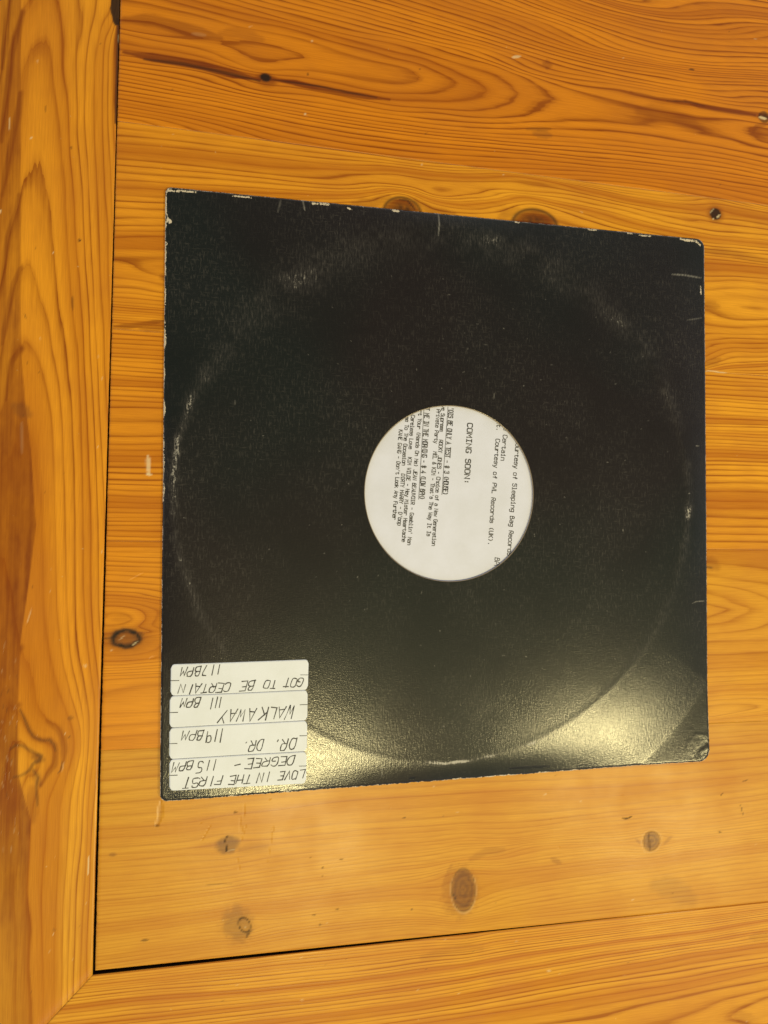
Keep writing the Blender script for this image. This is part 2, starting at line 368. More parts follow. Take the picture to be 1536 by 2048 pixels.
RAIL_L = [
 (3, L1, [(320,530),(390,462),(470,482),(515,560),(512,740),(530,870),(570,1020),(600,1250),(620,1550),(650,1750),(680,1950)]),
 (3, L1, [(270,650),(240,850),(205,1000),(170,1250),(100,1600),(50,1850)]), (2.6, L1, [(400,800)]),
 (3, L2, [(680,50),(695,300),(700,500),(720,700),(740,950),(755,1150),(770,1350),(795,1600),(815,1950)]),
 (2, L1, [(240,1900),(300,1820),(390,1792),(430,1880),(470,2000)]), (3.6, L1, [(450,100)]),
 (2, L2, [(520,220),(545,430),(570,620),(590,850),(610,1100),(650,1300),(680,1550),(700,1850)]),
 (2, L2, [(200,0),(150,200),(80,350),(50,600),(10,850)]), (1.7, L2, [(250,-60)]),
 (1, L2, [(200,700),(240,640),(310,610),(350,720),(420,920),(480,1100),(520,1280),(540,1500),(580,1700),(610,1900)]),
 (1, L2, [(150,820),(80,1150),(20,1500)]), (1.3, L2, [(330,480)]),
 (0, L2, [(215,1520),(250,1465),(330,1480),(380,1560),(430,1720),(480,1950)]), (0, L2, [(100,1700),(60,1950)]), (0.5, L2, [(330,1250)]),
 (-1, PX, [(62,905),(70,960),(77,1012),(84,1100)]), (0, PX, [(103,845),(110,1012),(113,1130)]), (1, PX, [(132,1012)]), (2, PX, [(152,1012)]), (3, PX, [(168,1012)]), (4, PX, [(182,1012)]), (5, PX, [(196,1012)]),
 (4, L1, [(625,0),(660,250),(675,450),(662,720),(700,950),(715,1300),(720,1500),(750,1750),(770,2000)]),
 (4, L1, [(220,150),(130,450),(90,850),(40,1200)]), (5, L1, [(100,0),(60,350),(10,750)]),
 (4, L2, [(780,250),(790,500),(820,750),(830,1000),(850,1300),(860,1600),(880,2000)]),
 (5, L1, [(820,0),(850,200),(835,350),(787,550),(785,800),(800,1100),(800,1400),(830,1700),(855,2000)]),
 (5, L2, [(860,200),(880,650),(900,950),(920,1300),(930,1700)]),
 (6, L1, [(990,0),(970,180),(910,400),(880,650),(880,1200),(900,1600),(920,2000)]),
 (6, L2, [(930,200),(950,650),(965,950),(985,1400),(1000,1700)]),
 (7, L1, [(1110,100),(1020,280),(960,550),(945,900),(955,1400),(985,1900)]), (7, L2, [(1000,250),(1020,800),(1050,1300),(1065,1900)]),
 (8, L1, [(1140,220),(1060,350),(1030,650),(1025,1100),(1040,1600),(1060,2000)]), (8, L2, [(1080,250),(1090,800),(1110,1300)]),
 (9, L1, [(1160,290),(1120,430),(1100,700),(1100,1200),(1130,1700)]), (9, L2, [(1150,300)]), (10, L1, [(1165,500),(1160,900),(1165,1300)]),
 (-1, L3, [(455,0),(480,250),(510,400),(545,550),(575,700),(640,830),(700,970),(740,1100),(745,1300),(700,1450),(660,1600),(610,1800)]),
 (0, L3, [(600,0),(620,250),(650,400),(700,580),(740,750),(790,920),(830,1100),(830,1300),(790,1450),(740,1700)]),
 (1, L3, [(715,0),(740,300),(790,560),(830,750),(860,950),(870,1150),(860,1400),(820,1650)]),
 (2, L3, [(800,0),(820,250),(870,560),(910,800),(925,1000),(910,1300),(870,1700)]),
 (3, L3, [(890,0),(920,330),(960,700),(980,850),(965,1300),(920,1700)]), (4, L3, [(950,0),(985,400)]),
 (-2, L3, [(220,250),(310,430),(350,620),(400,830),(480,980),(590,1060),(640,1150),(660,1250),(660,1380),(620,1500),(580,1560),(500,1780)]),
 (-3, L3, [(170,830),(230,930),(290,1070),(350,1150),(430,1180),(510,1178),(560,1240),(570,1300),(560,1430),(480,1530),(430,1630),(390,1700)]),
 (-4, L3, [(110,1240),(220,1230),(330,1290),(420,1350),(330,1480),(180,1560)]), (-4.6, L3, [(220,1400)]), (-3, L3, [(30,900),(30,500)]),
 (-2, L4, [(470,0),(440,280),(420,750),(435,1200),(450,1800)]), (-1, L4, [(590,150),(575,500),(560,900),(545,1400),(550,1800)]),
 (0, L4, [(700,100),(680,400),(650,800),(640,1300),(635,1850)]), (1, L4, [(790,100),(750,500),(730,900),(705,1400),(700,1750)]),
 (2, L4, [(850,100),(800,600),(780,1100),(760,1600)]), (3, L4, [(900,250),(870,700),(840,1200),(830,1650)]), (4, L4, [(940,200),(920,800),(900,1200)]),
 (-3, L4, [(320,0),(280,700),(330,1050),(310,1400),(340,1900)]), (-4, L4, [(180,100),(120,700),(160,1200),(150,1900)]),
]

def phase_fn(lines, along, aniso=5.0, c=2.5):
    P, F = [], []
    for v, (ox, oy, s), pts in lines:
        q = from_crop(pts, ox, oy, s)
        dense = []
        for k, a in enumerate(q):                      # a few extra samples along each line
            dense.append(a)
            if k + 1 < len(q): dense.append(((a[0] + q[k + 1][0]) / 2, (a[1] + q[k + 1][1]) / 2))
        P += list(mm(dense)); F += [v] * len(dense)
    P = np.array(P); F = np.array(F, float)
    sc = np.array([1 / aniso, 1]) if along == 'x' else np.array([1, 1 / aniso])
    q = P * sc; n = len(q)
    D = np.sqrt(((q[:, None] - q[None]) ** 2).sum(2) + c * c) - c
    A = np.zeros((n + 3, n + 3)); A[:n, :n] = D - 0.06 * np.eye(n)
    A[:n, n] = 1; A[:n, n + 1:] = q; A[n, :n] = 1; A[n + 1:, :n] = q.T
    w = np.linalg.lstsq(A, np.concatenate([F, np.zeros(3)]), rcond=1e-9)[0]
    def ev(X, Y):
        out = np.zeros(X.size); xs = (X * sc[0]).ravel(); ys = (Y * sc[1]).ravel()
        for k in range(0, X.size, 20000):
            a = xs[k:k + 20000]; b = ys[k:k + 20000]
            d = np.sqrt((a[:, None] - q[None, :, 0]) ** 2 + (b[:, None] - q[None, :, 1]) ** 2 + c * c) - c
            out[k:k + 20000] = d @ w[:n] + w[n] + a * w[n + 1] + b * w[n + 2]
        return out.reshape(X.shape)
    return ev

def px_stroke(field, X, Y, pts, crop, w_px, amt, soft_px=2.0, taper=True):
    stroke(field, X, Y, mm(from_crop(pts, *crop)), w_px * 0.27, amt, soft_px * 0.27, taper)

def ell(X, Y, px, rx, ry, rot=0.0):
    """normalised distance to an ellipse given in photo pixels"""
    c = mm([px])[0]; dx = X - c[0]; dy = Y - c[1]
    cr, sr = math.cos(rot), math.sin(rot)
    return np.hypot((dx * cr + dy * sr) / (rx * 0.27), (-dx * sr + dy * cr) / (ry * 0.27))

KNOTS_BEND = [  # px, length px, reach px, lift px : the rings flow round these knots
 ((528,156),45,14,7),((1431,427),34,22,10),((252,1276),40,22,8),((927,1780),55,60,26),((452,1690),50,30,12),((489,1852),40,30,12),((1302,1682),50,30,14),((1524,230),40,18,8)]

def attributes(X, Y, base, along, lines_ev, hue, contrast):
    XX, YY = X.copy(), Y.copy()
    for (px, L, Hh, lift) in KNOTS_BEND:
        c = mm([px])[0]; du = (X - c[0]) / (L * .27); dv = (Y - c[1]) / (Hh * .27)
        g = np.exp(-du * du) * np.exp(-np.abs(dv)) * np.tanh(dv * 3)
        YY = YY - g * lift * .27 if along == 'x' else YY
    # gentle wander so that evenly spaced rings do not look ruled
    if along == 'x': YY = YY + (fbm(X / 60, Y / 9, 3) - .5) * 1.6
    else: XX = XX + (fbm(X / 9, Y / 60, 4) - .5) * 1.2
    ring = lines_ev(XX, YY)
    z = lambda: np.zeros(X.shape)
    return dict(ring=ring + base, tone=z(), dark=z(), grey=z(), light=z(), dent=z(), hue=z() + hue, contrast=z() + contrast)

def dress_panel(A, X, Y):
    T, D, G, Lt, De = A['tone'], A['dark'], A['grey'], A['light'], A['dent']
    nz = fbm(X / 2.2, Y / 2.2, 11)
    # brown bands and resin streaks of the top board
    px_stroke(T, X, Y, [(100,195),(400,205),(700,290),(900,345),(1080,385)], Z1, 17, .50, 7)
    px_stroke(T, X, Y, [(1080,350),(1250,330),(1500,400)], Z1, 12, .30, 9)
    px_stroke(T, X, Y, [(95,535),(300,575),(600,622),(900,675),(1200,755),(1480,815)], Z1, 15, 1.0, 3)
    px_stroke(D, X, Y, [(300,605),(700,655),(1100,740),(1480,830)], Z1, 3.5, .6, 3)
    px_stroke(T, X, Y, [(230,815),(450,845),(620,890),(900,945),(1200,990),(1430,1020)], Z2, 9, 1.0, 3)
    px_stroke(D, X, Y, [(230,815),(480,850),(700,880),(1000,945),(1300,1000)], Z2, 2.5, .55, 2)
    d = ell(X, Y, (531,155), 12, 9); D[:] = np.maximum(D, (1 - sst(.7, 1.15, d)) * .97)
    d = ell(X, Y, (533,160), 24, 15); T[:] = np.maximum(T, (1 - sst(.5, 1.2, d)) * .7)
    px_stroke(T, X, Y, [(640,545),(800,600),(1000,635),(1200,665),(1400,700)], Z4, 8, .85, 4)
    px_stroke(T, X, Y, [(60,450),(350,520),(640,550)], Z4, 4, .5, 3)
    px_stroke(D, X, Y, [(450,545),(700,560),(850,600)], Z4, 1.5, .4, 2)
    px_stroke(T, X, Y, [(150,650),(400,670),(650,760),(820,850)], Z4, 24, .30, 14)
    d = ell(X, Y, (1528,234), 17, 15); D[:] = np.maximum(D, (1 - sst(.75, 1.05, d)) * (0.55 + .4 * nz))
    px_stroke(Lt, X, Y, [(1440,720),(1520,740)], Z4, 4, .8, 2)
    px_stroke(T, X, Y, [(1380,880),(1410,820),(1536,790)], Z4, 5, .5, 5)
    px_stroke(T, X, Y, [(1480,400),(1536,410)], Z3, 12, .45, 8)
    px_stroke(D, X, Y, [(1300,1065),(1536,1065)], Z3, 3, .3, 5)
    px_stroke(G, X, Y, [(1380,1110),(1536,1130)], Z3, 10, .4, 8)
    px_stroke(Lt, X, Y, [(1150,330),(1230,320)], Z3, 4, .55, 2)
    px_stroke(Lt, X, Y, [(555,1155),(580,1185)], Z2, 1.5, .9, 1)
    px_stroke(Lt, X, Y, [(800,345),(920,360)], Z1, 3, .10, 4)
    px_stroke(D, X, Y, [(690,205),(745,215)], Z4, 2.5, .8, 1.5)
    px_stroke(D, X, Y, [(585,745),(600,775)], Z2, 1.5, .6, 1)
    # two half hidden knots above the sleeve
    for (cx, cy), rx, ry in (((805,424),46,36),((1070,450),60,40)):
        d = ell(X, Y, (cx, cy), rx, ry)
        T[:] = np.maximum(T, (1 - sst(.62, 1.02, d)) * 1.0); D[:] = np.maximum(D, np.exp(-((d - .84) / .08) ** 2) * .70)
        D[:] = np.maximum(D, (1 - sst(.3, .7, d)) * .50 * nz * 2)
    px_stroke(T, X, Y, [(30,300),(180,290),(300,245)], P1, 9, .38, 9); px_stroke(T, X, Y, [(500,270),(620,350),(800,380)], P1, 8, .38, 8)
    px_stroke(T, X, Y, [(1150,400),(1290,340)], P1, 9, .35, 9)
    px_stroke(D, X, Y, [(375,265),(440,270),(490,330),(490,360)], P1, 2, .7, 2)
    d = ell(X, Y, (1431,428), 15, 14); D[:] = np.maximum(D, (1 - sst(.8, 1.1, d)) * .93)
    T[:] = np.maximum(T, (1 - sst(.8, 1.9, d)) * .6)
    px_stroke(Lt, X, Y, [(275,285),(305,255)], P2, 3, .65, 1.5); px_stroke(Lt, X, Y, [(205,235),(240,195)], P2, 1.5, .4, 1.5)
    px_stroke(Lt, X, Y, [(235,300),(245,290)], P2, 2, .6, 1.5)
    px_stroke(T, X, Y, [(130,615),(400,640),(799,730)], P2, 9, .35, 8)
    px_stroke(T, X, Y, [(150,1180),(290,1190)], P2, 12, .32, 8)
    px_stroke(T, X, Y, [(140,1790),(300,1740)], P2, 9, .35, 9)
    px_stroke(Lt, X, Y, [(145,1856),(210,1850),(300,1866),(380,1870)], P2, 1.2, .7, 1.2)
    # left strip
    px_stroke(T, X, Y, [(270,340),(600,370),(700,400)], P8, 6, .28, 6)
    px_stroke(T, X, Y, [(250,1478),(500,1470),(800,1430),(1090,1380)], P8, 6, .75, 4)
    px_stroke(T, X, Y, [(700,1490),(1090,1480)], P8, 10, .5, 8)
    px_stroke(T, X, Y, [(1050,600),(1090,680)], P8, 5, .5, 5)
    px_stroke(Lt, X, Y, [(888,1200),(892,1300)], (0, 512, 3), 5, .62, 3); px_stroke(Lt, X, Y, [(880,1305),(905,1312)], (0, 512, 3), 4, .8, 2)
    # knot in the left strip
    d = ell(X, Y, (252,1277), 26, 17); d = d + (nz - .5) * .35; a = np.exp(-((d - .86) / .25) ** 2)
    D[:] = np.maximum(D, a * (.75 + .5 * nz)); G[:] = np.maximum(G, (1 - sst(.9, 1.15, d)) * .6)
    T[:] = np.maximum(T, (1 - sst(.9, 2.6, d)) * .35)
    px_stroke(D, X, Y, [(780,960),(860,980)], P3, 5, .5, 4); px_stroke(D, X, Y, [(230,1040),(380,1045)], P3, 2, .5, 2)
    px_stroke(Lt, X, Y, [(700,1150),(770,1090)], P3, 1.3, .6, 1); px_stroke(Lt, X, Y, [(490,1060),(560,990)], P3, 1.0, .35, 1)
    px_stroke(De, X, Y, [(1010,1370),(1080,1330)], P3, 2, .8, 2); px_stroke(Lt, X, Y, [(350,1235),(375,1225)], P3, 1.5, .6, 1)
    d = ell(X, Y, (241,1238), 24, 13); T[:] = np.maximum(T, (1 - sst(.3, 1.1, d)) * .3)
    # right strip
    px_stroke(T, X, Y, [(1166,290),(1230,330)], C7, 14, .4, 14); px_stroke(D, X, Y, [(1166,330),(1200,335)], C7, 2, .5, 3)
    # pale knots of the bottom board
    d = ell(X, Y, (456,1690), 24, 19) + (nz - .5) * .5; G[:] = np.maximum(G, (1 - sst(.6, 1.1, d)) * .80)
    K = (400, 1600, 6.827)
    px_stroke(D, X, Y, [(355,500),(345,560),(355,640),(357,700)], K, 1.6, .9, 1.0, False); px_stroke(D, X, Y, [(345,545),(380,480)], K, 1, .7, 1)
    px_stroke(Lt, X, Y, [(370,695),(480,675)], K, 1, .3, 1)
    px_stroke(T, X, Y, [(550,690),(700,650),(900,640)], K, 8, .25, 8)
    d = ell(X, Y, (489,1850), 10, 15, .5); D[:] = np.maximum(D, np.exp(-((d - 1) / .13) ** 2) * .85); G[:] = np.maximum(G, (1 - sst(.8, 1.1, d)) * .5)
    d = ell(X, Y, (474,1848), 34, 44, .3) + (nz - .5) * .7; G[:] = np.maximum(G, (1 - sst(.45, 1.1, d)) * .52 * (.75 + .5 * nz))
    px_stroke(D, X, Y, [(690,1790),(650,1840),(625,1890)], K, 3, .6, 2)
    d = ell(X, Y, (927,1780), 25, 43, .08); rng_ = .86 + .14 * np.sin(d * 16 + nz * 5); G[:] = np.maximum(G, (1 - sst(.86, 1.04, d + (nz - .5) * .12)) * .92 * rng_); D[:] = np.maximum(D, np.exp(-((d - 1.0) / .06) ** 2) * .55 * nz * 1.6)
    Lt[:] = np.maximum(Lt, np.exp(-((d - 1.10) / .06) ** 2) * .16 * sst(0, .35, -(Y - mm([(927,1760)])[0][1]) / 10 + .3))
    d2 = ell(X, Y, (920,1785), 42, 58, .1) + (nz - .5) * .5; T[:] = np.maximum(T, (1 - sst(.7, 1.1, d2)) * .34)
    px_stroke(D, X, Y, [(500,1090),(540,1180)], P5, 1.2, .6, 1.2)
    px_stroke(T, X, Y, [(490,770),(440,900),(400,1000)], P5, 6, .3, 4)
    px_stroke(T, X, Y, [(720,700),(900,610),(1100,590)], P5, 7, .25, 8)
    d = ell(X, Y, (1303,1682), 21, 22); d = d + (nz - .5) * .25; G[:] = np.maximum(G, (1 - sst(.8, 1.05, d)) * (.80 + .14 * np.sin(d * 14))); D[:] = np.maximum(D, np.exp(-((d - .95) / .08) ** 2) * .4 * nz * 1.5)
    Lt[:] = np.maximum(Lt, np.exp(-((d - 1.15) / .07) ** 2) * .12)
    px_stroke(D, X, Y, [(440,480),(450,560),(455,650)], (1200, 1560, 4.571), 2.2, .45, 2)
    px_stroke(T, X, Y, [(330,540),(365,580)], (1200, 1560, 4.571), 3, .4, 3); px_stroke(T, X, Y, [(590,580),(650,520)], (1200, 1560, 4.571), 4, .35, 4)
    K6 = (1200, 1560, 4.571)
    px_stroke(D, X, Y, [(200,345),(240,355),(290,335)], K6, 2.2, .75, 1.2); px_stroke(D, X, Y, [(1100,145),(1130,112)], K6, 1.4, .6, 1)
    px_stroke(D, X, Y, [(1283,230),(1298,265),(1285,310)], K6, 1.2, .5, 1); px_stroke(D, X, Y, [(1298,265),(1310,320)], K6, 1, .45, 1)
    px_stroke(D, X, Y, [(1300,15),(1350,0)], K6, 1.6, .55, 1.2); px_stroke(D, X, Y, [(1085,475),(1105,480)], K6, 2.5, .6, 1.5)
    px_stroke(G, X, Y, [(860,700),(960,720),(1080,790)], (1024, 1536, 3), 26, .22, 20)
    px_stroke(T, X, Y, [(240,545),(290,570)], (1024, 1536, 3), 6, .35, 5)
    # dents, scratches
    px_stroke(De, X, Y, [(965,200),(962,290),(940,345)], (0, 1536, 3), 5, 1.0, 3); px_stroke(D, X, Y, [(930,345),(955,348)], (0, 1536, 3), 2, .5, 2)
    px_stroke(T, X, Y, [(965,200),(962,290),(945,340)], (0, 1536, 3), 4, .3, 3)
    for a in ([(570,80),(540,440)],[(615,0),(590,250),(560,500)],[(640,300),(560,560)],[(980,380),(960,540)],[(1010,330),(915,850)],[(150,330),(20,560)],[(510,800),(540,960)]):
        px_stroke(De, X, Y, a, K, 1.0, .5, 1.0)
    px_stroke(D, X, Y, [(890,130),(890,290)], (512, 1536, 3), .5, .25, 1); px_stroke(D, X, Y, [(885,298),(895,300)], (512, 1536, 3), 2.5, .7, 1.5)
    for q in ((512,548),(400,598),(488,848),(348,882),(935,848),(385,940)):
        px_stroke(D, X, Y, [(q[0] - 5, q[1]), (q[0] + 5, q[1] + 1)], (512, 1536, 3), 2.2, .55, 2)
    px_stroke(D, X, Y, [(850,1035),(888,1032)], (0, 1536, 3), 2.4, .6, 2); px_stroke(D, X, Y, [(1405,265),(1418,266)], (0, 1536, 3), 2.4, .6, 2)
    px_stroke(G, X, Y, [(660,520),(690,520)], (0, 1536, 3), 3, .5, 4); px_stroke(D, X, Y, [(1230,700),(1390,694)], (0, 1536, 3), .8, .4, 1)
    px_stroke(De, X, Y, [(780,410),(860,370)], (0, 1024, 3), 2, .7, 2); px_stroke(De, X, Y, [(900,880),(935,868)], (0, 1024, 3), 3, .8, 2)
    rr = random.Random(5)
    for k in range(70):                                  # small pits and pale nicks in the varnish
        x, y = rr.uniform(200, 1536), rr.choice((rr.uniform(0, 470), rr.uniform(1540, 1900)))
        F = rr.choice((D, De, Lt, De)); L = rr.uniform(1, 5); an = rr.uniform(-1.6, 1.6)
        px_stroke(F, X, Y, [(x, y), (x + L * math.cos(an), y + L * math.sin(an))], PX, rr.uniform(.7, 1.6), rr.uniform(.25, .55), 1.2)

def dress_rail_l(A, X, Y):
    T, D, G, Lt, De = A['tone'], A['dark'], A['grey'], A['light'], A['dent']
    nz = fbm(X / 2.2, Y / 6, 21)
    bx = mm([(42,0),(42,400),(42,700),(50,800),(62,900),(72,1050),(60,1150),(40,1290),(36,1400),(36,1550),(62,1640),(54,1780),(64,1860),(60,1930),(68,2048)])
    o = np.argsort(bx[:, 1]); xb = np.interp(Y, bx[o, 1], bx[o, 0])
    yb = mm([(30,1500),(30,1700),(30,1900)])[:, 1]
    amt = .56 + .14 * sst(mm([(40,650)])[0][1], mm([(40,950)])[0][1], Y)
    T[:] = np.maximum(T, (1 - sst(-.35, .35, X - xb)) * (amt * (.5 + .5 * sst(yb[2] - 12, yb[1], Y))) * (.75 + .5 * nz))
    for pts, cr, w, a in (([(100,0),(75,200),(55,400),(20,700)], L1, 7, .95), ([(225,120),(180,300),(120,550),(80,900),(50,1150),(15,1450)], L1, 8, .95),
                          ([(205,950),(180,1150),(140,1350),(80,1650),(20,2000)], L1, 7, .9), ([(190,-60),(160,120),(80,370),(40,650),(5,880)], L2, 6, .85),
                          ([(205,690),(140,850),(90,1100),(20,1480)], L2, 6, .85), ([(215,1520),(120,1650),(85,1900),(60,2048)], L2, 7, .85),
                          ([(90,0),(70,600),(40,1000)], (0, 800, 5.12), 9, .75), ([(210,230),(130,310),(60,460),(10,530)], L3, 9, .7),
                          ([(190,820),(100,850),(10,920)], L3, 8, .7), ([(70,1650),(110,1900),(60,2048)], L3, 6, .7), ([(60,0),(40,300),(60,480)], L4, 6, .75)):
        px_stroke(T, X, Y, pts, cr, w * .8, a * .92, 9)
    px_stroke(D, X, Y, [(1185,0),(1185,110),(1205,220)], L1, 15, .95, 2.5, False); px_stroke(D, X, Y, [(1150,40),(1160,130),(1200,210)], L1, 8, .9, 2)
    px_stroke(D, X, Y, [(1225,0),(1222,400),(1210,900),(1200,1250)], L1, 7, .70, 3, False)
    px_stroke(T, X, Y, [(1205,200),(1205,700),(1195,1250)], L1, 9, .8, 4)
    px_stroke(Lt, X, Y, [(1245,100),(1250,230)], L1, 1.2, .4, 1.5); px_stroke(Lt, X, Y, [(1215,350),(1215,420)], L1, 1.5, .3, 1.5)
    # the swirl round a knot
    px_stroke(D, X, Y, [(205,870),(250,960),(300,1080),(350,1150),(430,1182),(510,1178),(555,1230),(570,1290)], L3, 1.6, .55, 2)
    px_stroke(T, X, Y, [(205,870),(250,960),(300,1080),(350,1150),(430,1182),(510,1178),(560,1230),(570,1290),(560,1430),(490,1520),(420,1640)], L3, 6, .5, 5)
    px_stroke(T, X, Y, [(480,980),(590,1060),(640,1150),(660,1260),(650,1400)], L3, 6, .42, 6)
    px_stroke(D, X, Y, [(110,1270),(160,1230),(230,1235),(330,1295),(420,1345),(400,1390),(340,1420),(300,1490),(220,1540),(140,1560)], L3, 3, .45, 3)
    px_stroke(G, X, Y, [(350,1350),(440,1380)], L3, 12, .5, 6); px_stroke(D, X, Y, [(335,1480),(390,1560),(370,1650),(385,1850)], L3, 2, .45, 2.5)
    px_stroke(G, X, Y, [(360,1500),(400,1640)], L3, 7, .35, 6); px_stroke(T, X, Y, [(330,1680),(330,2000)], L3, 12, .3, 10)
    px_stroke(D, X, Y, [(640,1390),(620,1490),(585,1530)], L3, 1.5, .55, 1.2); px_stroke(Lt, X, Y, [(655,1400),(635,1500)], L3, 1, .3, 1)
    px_stroke(D, X, Y, [(700,955),(745,950)], L3, 5, .35, 3); px_stroke(D, X, Y, [(690,1150),(720,1145)], L3, 1.5, .5, 1.5)
    px_stroke(Lt, X, Y, [(665,1105),(675,1115)], L3, 2, .6, 1); px_stroke(Lt, X, Y, [(860,415),(885,425)], L3, 3, .45, 2)
    px_stroke(Lt, X, Y, [(910,330),(900,520)], L4, 1.6, .75, 1.2); px_stroke(Lt, X, Y, [(95,1200),(100,1340)], L1, 1.2, .5, 1)
    px_stroke(Lt, X, Y, [(310,1410),(325,1412)], L1, 2, .6, 1); px_stroke(D, X, Y, [(720,1505),(735,1520)], L1, 3, .5, 1.5); px_stroke(D, X, Y, [(468,1080),(466,1150)], L1, 1.8, .4, 1.5)
    px_stroke(D, X, Y, [(800,415),(825,412)], L2, 3, .85, 1.5); px_stroke(D, X, Y, [(250,1160),(265,1210)], L2, 1.5, .55, 1.2)
    px_stroke(D, X, Y, [(740,990),(745,1120)], L2, 2, .4, 2); px_stroke(Lt, X, Y, [(540,535),(550,540)], L2, 1.6, .7, 1); px_stroke(Lt, X, Y, [(0,110),(8,125)], L2, 4, .8, 1)
    px_stroke(De, X, Y, [(190,580),(160,680)], (0, 1024, 3), 2, .8, 1.5); px_stroke(Lt, X, Y, [(189,585),(165,660)], (0, 1024, 3), .8, .4, 1)
    px_stroke(G, X, Y, [(90,900),(170,950)], (0, 512, 3), 14, .4, 10); px_stroke(Lt, X, Y, [(130,1000),(132,1180)], (0, 512, 3), 2, .09, 3)
    px_stroke(D, X, Y, [(540,1080),(570,1085)], L4, 2, .3, 2); px_stroke(Lt, X, Y, [(540,1120),(548,1130)], L4, 1.6, .6, 1); px_stroke(Lt, X, Y, [(505,1300),(515,1305)], L4, 1.6, .6, 1)
    rr = random.Random(9)
    for k in range(46):                                  # fibres torn open along the resin band
        x = rr.uniform(2, 40); y = rr.uniform(1280, 1720)
        F, a = rr.choice(((Lt, .18), (D, .30), (De, .6), (De, .5)))
        px_stroke(F, X, Y, [(x, y), (x + rr.uniform(-2, 2), y + rr.uniform(4, 16))], PX, rr.uniform(.5, 1.0), a, 1.0)
    for k in range(30):
        x, y = rr.uniform(40, 215), rr.uniform(0, 2040); F = rr.choice((D, De, Lt))
        px_stroke(F, X, Y, [(x, y), (x + rr.uniform(-1, 1), y + rr.uniform(1, 5))], PX, rr.uniform(.7, 1.4), rr.uniform(.25, .5), 1.2)

def dress_rail_b(A, X, Y):
    T, D, Lt, De = A['tone'], A['dark'], A['light'], A['dent']
    px_stroke(T, X, Y, [(1380,160),(1536,145)], P7, 10, .28, 8); px_stroke(T, X, Y, [(1250,880),(1400,900)], P7, 14, .25, 10)
    px_stroke(T, X, Y, [(1000,1140),(1150,1100),(1350,1080)], (512, 1536, 3), 10, .2, 10)
    for q in ((266,1138),(1210,1352),(270,1392)): px_stroke(Lt, X, Y, [q, (q[0] + 8, q[1] + 3)], (512, 1536, 3), 1.6, .5, 1.2)
    px_stroke(Lt, X, Y, [(215,1215),(230,1220)], (1024, 1536, 3), 2, .5, 1.5)
    rr = random.Random(12)
    for k in range(30):
        x, y = rr.uniform(200, 1536), rr.uniform(1850, 2048); F = rr.choice((D, De, Lt))
        px_stroke(F, X, Y, [(x, y), (x + rr.uniform(1, 5), y + rr.uniform(-1, 1))], PX, rr.uniform(.7, 1.4), rr.uniform(.25, .45), 1.2)

def axis(a, b, fa, fb, fine, coarse):
    """fine steps between fa and fb, coarse outside"""
    out = []
    if fa > a: out += list(np.linspace(a, fa, max(2, int((fa - a) / coarse) + 1))[:-1])
    lo, hi = max(a, fa), min(b, fb)
    out += list(np.linspace(lo, hi, max(2, int((hi - lo) / fine) + 1)))
    if fb < b: out += list(np.linspace(fb, b, max(2, int((b - fb) / coarse) + 1))[1:])
    return np.array(out)

THICK = 27.0
def slab(X, Y, A, bevel, dirt_shade=(0, 0, 0, 0)):
    """grid -> vertices and quads with sides going down; bevel = (left, right, bottom, top) in mm"""
    ny, nx = X.shape
    Z = np.zeros(X.shape)
    if bevel[0]: Z[:, 0] = np.minimum(Z[:, 0], -bevel[0])
    if bevel[1]: Z[:, -1] = np.minimum(Z[:, -1], -bevel[1])
    if bevel[2]: Z[0, :] = np.minimum(Z[0, :], -bevel[2])
    if bevel[3]: Z[-1, :] = np.minimum(Z[-1, :], -bevel[3])
    V = np.stack([X, Y, Z], 2).reshape(-1, 3)
    idx = np.arange(nx * ny).reshape(ny, nx)
    Q = np.stack([idx[:-1, :-1], idx[:-1, 1:], idx[1:, 1:], idx[1:, :-1]], 2).reshape(-1, 4)
    ring = np.concatenate([idx[0, :], idx[1:, -1], idx[-1, -2::-1], idx[-2:0:-1, 0]])
    side = np.concatenate([np.full(nx, dirt_shade[2]), np.full(ny - 1, dirt_shade[1]), np.full(nx - 1, dirt_shade[3]), np.full(ny - 2, dirt_shade[0])])
    mid = V[ring].copy(); mid[:, 2] -= .35
    low = V[ring].copy(); low[:, 2] = -THICK
    n0 = len(V); m = len(ring); k = np.arange(m); k2 = (k + 1) % m
    S = np.stack([n0 + k, n0 + k2, ring[k2], ring[k]], 1)
    S2 = np.stack([n0 + m + k, n0 + m + k2, n0 + k2, n0 + k], 1)
    AA = {n: np.concatenate([a.ravel(), a.ravel()[ring], a.ravel()[ring]]) for n, a in A.items()}
    AA['dark'][n0:] = np.concatenate([side, side])          # joint sides blackened: shade of the gap painted in, along with dirt
    return np.concatenate([V, mid, low]), np.concatenate([Q, S, S2]), AA

gapA, gapB = mm([(240, 0), (187.5, 1943)])
def gap_x(y): return gapA[0] + (y - gapA[1]) / (gapB[1] - gapA[1]) * (gapB[0] - gapA[0])
def gap_w(y): return np.interp(y, [gapB[1], gapA[1]], [1.25, 0.42])
seams = []                                              # the four glue lines as straight lines y(x)
for a, b in (((238,240),(1536,412)),((225,658),(1405,742)),((213,1081),(1415,1099)),((200,1504),(1500,1440))):
    p, q = mm([a, b]); seams.append(((p[1] + q[1]) / 2))
gb0, gb1 = mm([(190, 1944), (1325, 1827)])
YB = (gb0[1] + gb1[1]) / 2
YT = 430.0; XR = 520.0; XL = -300.0; YLOW = YB - 112
def bot_gap(x): return 0.5 * np.clip((gb1[0] - x) / (gb1[0] - gb0[0]), 0, 1.05) * 2.1   # half width of the wedge gap

table = bpy.data.objects.new('pine_table', None); COL.objects.link(table)
tag(table, 'orange varnished pine table top with mitred edge boards, under the black record sleeve', 'table')

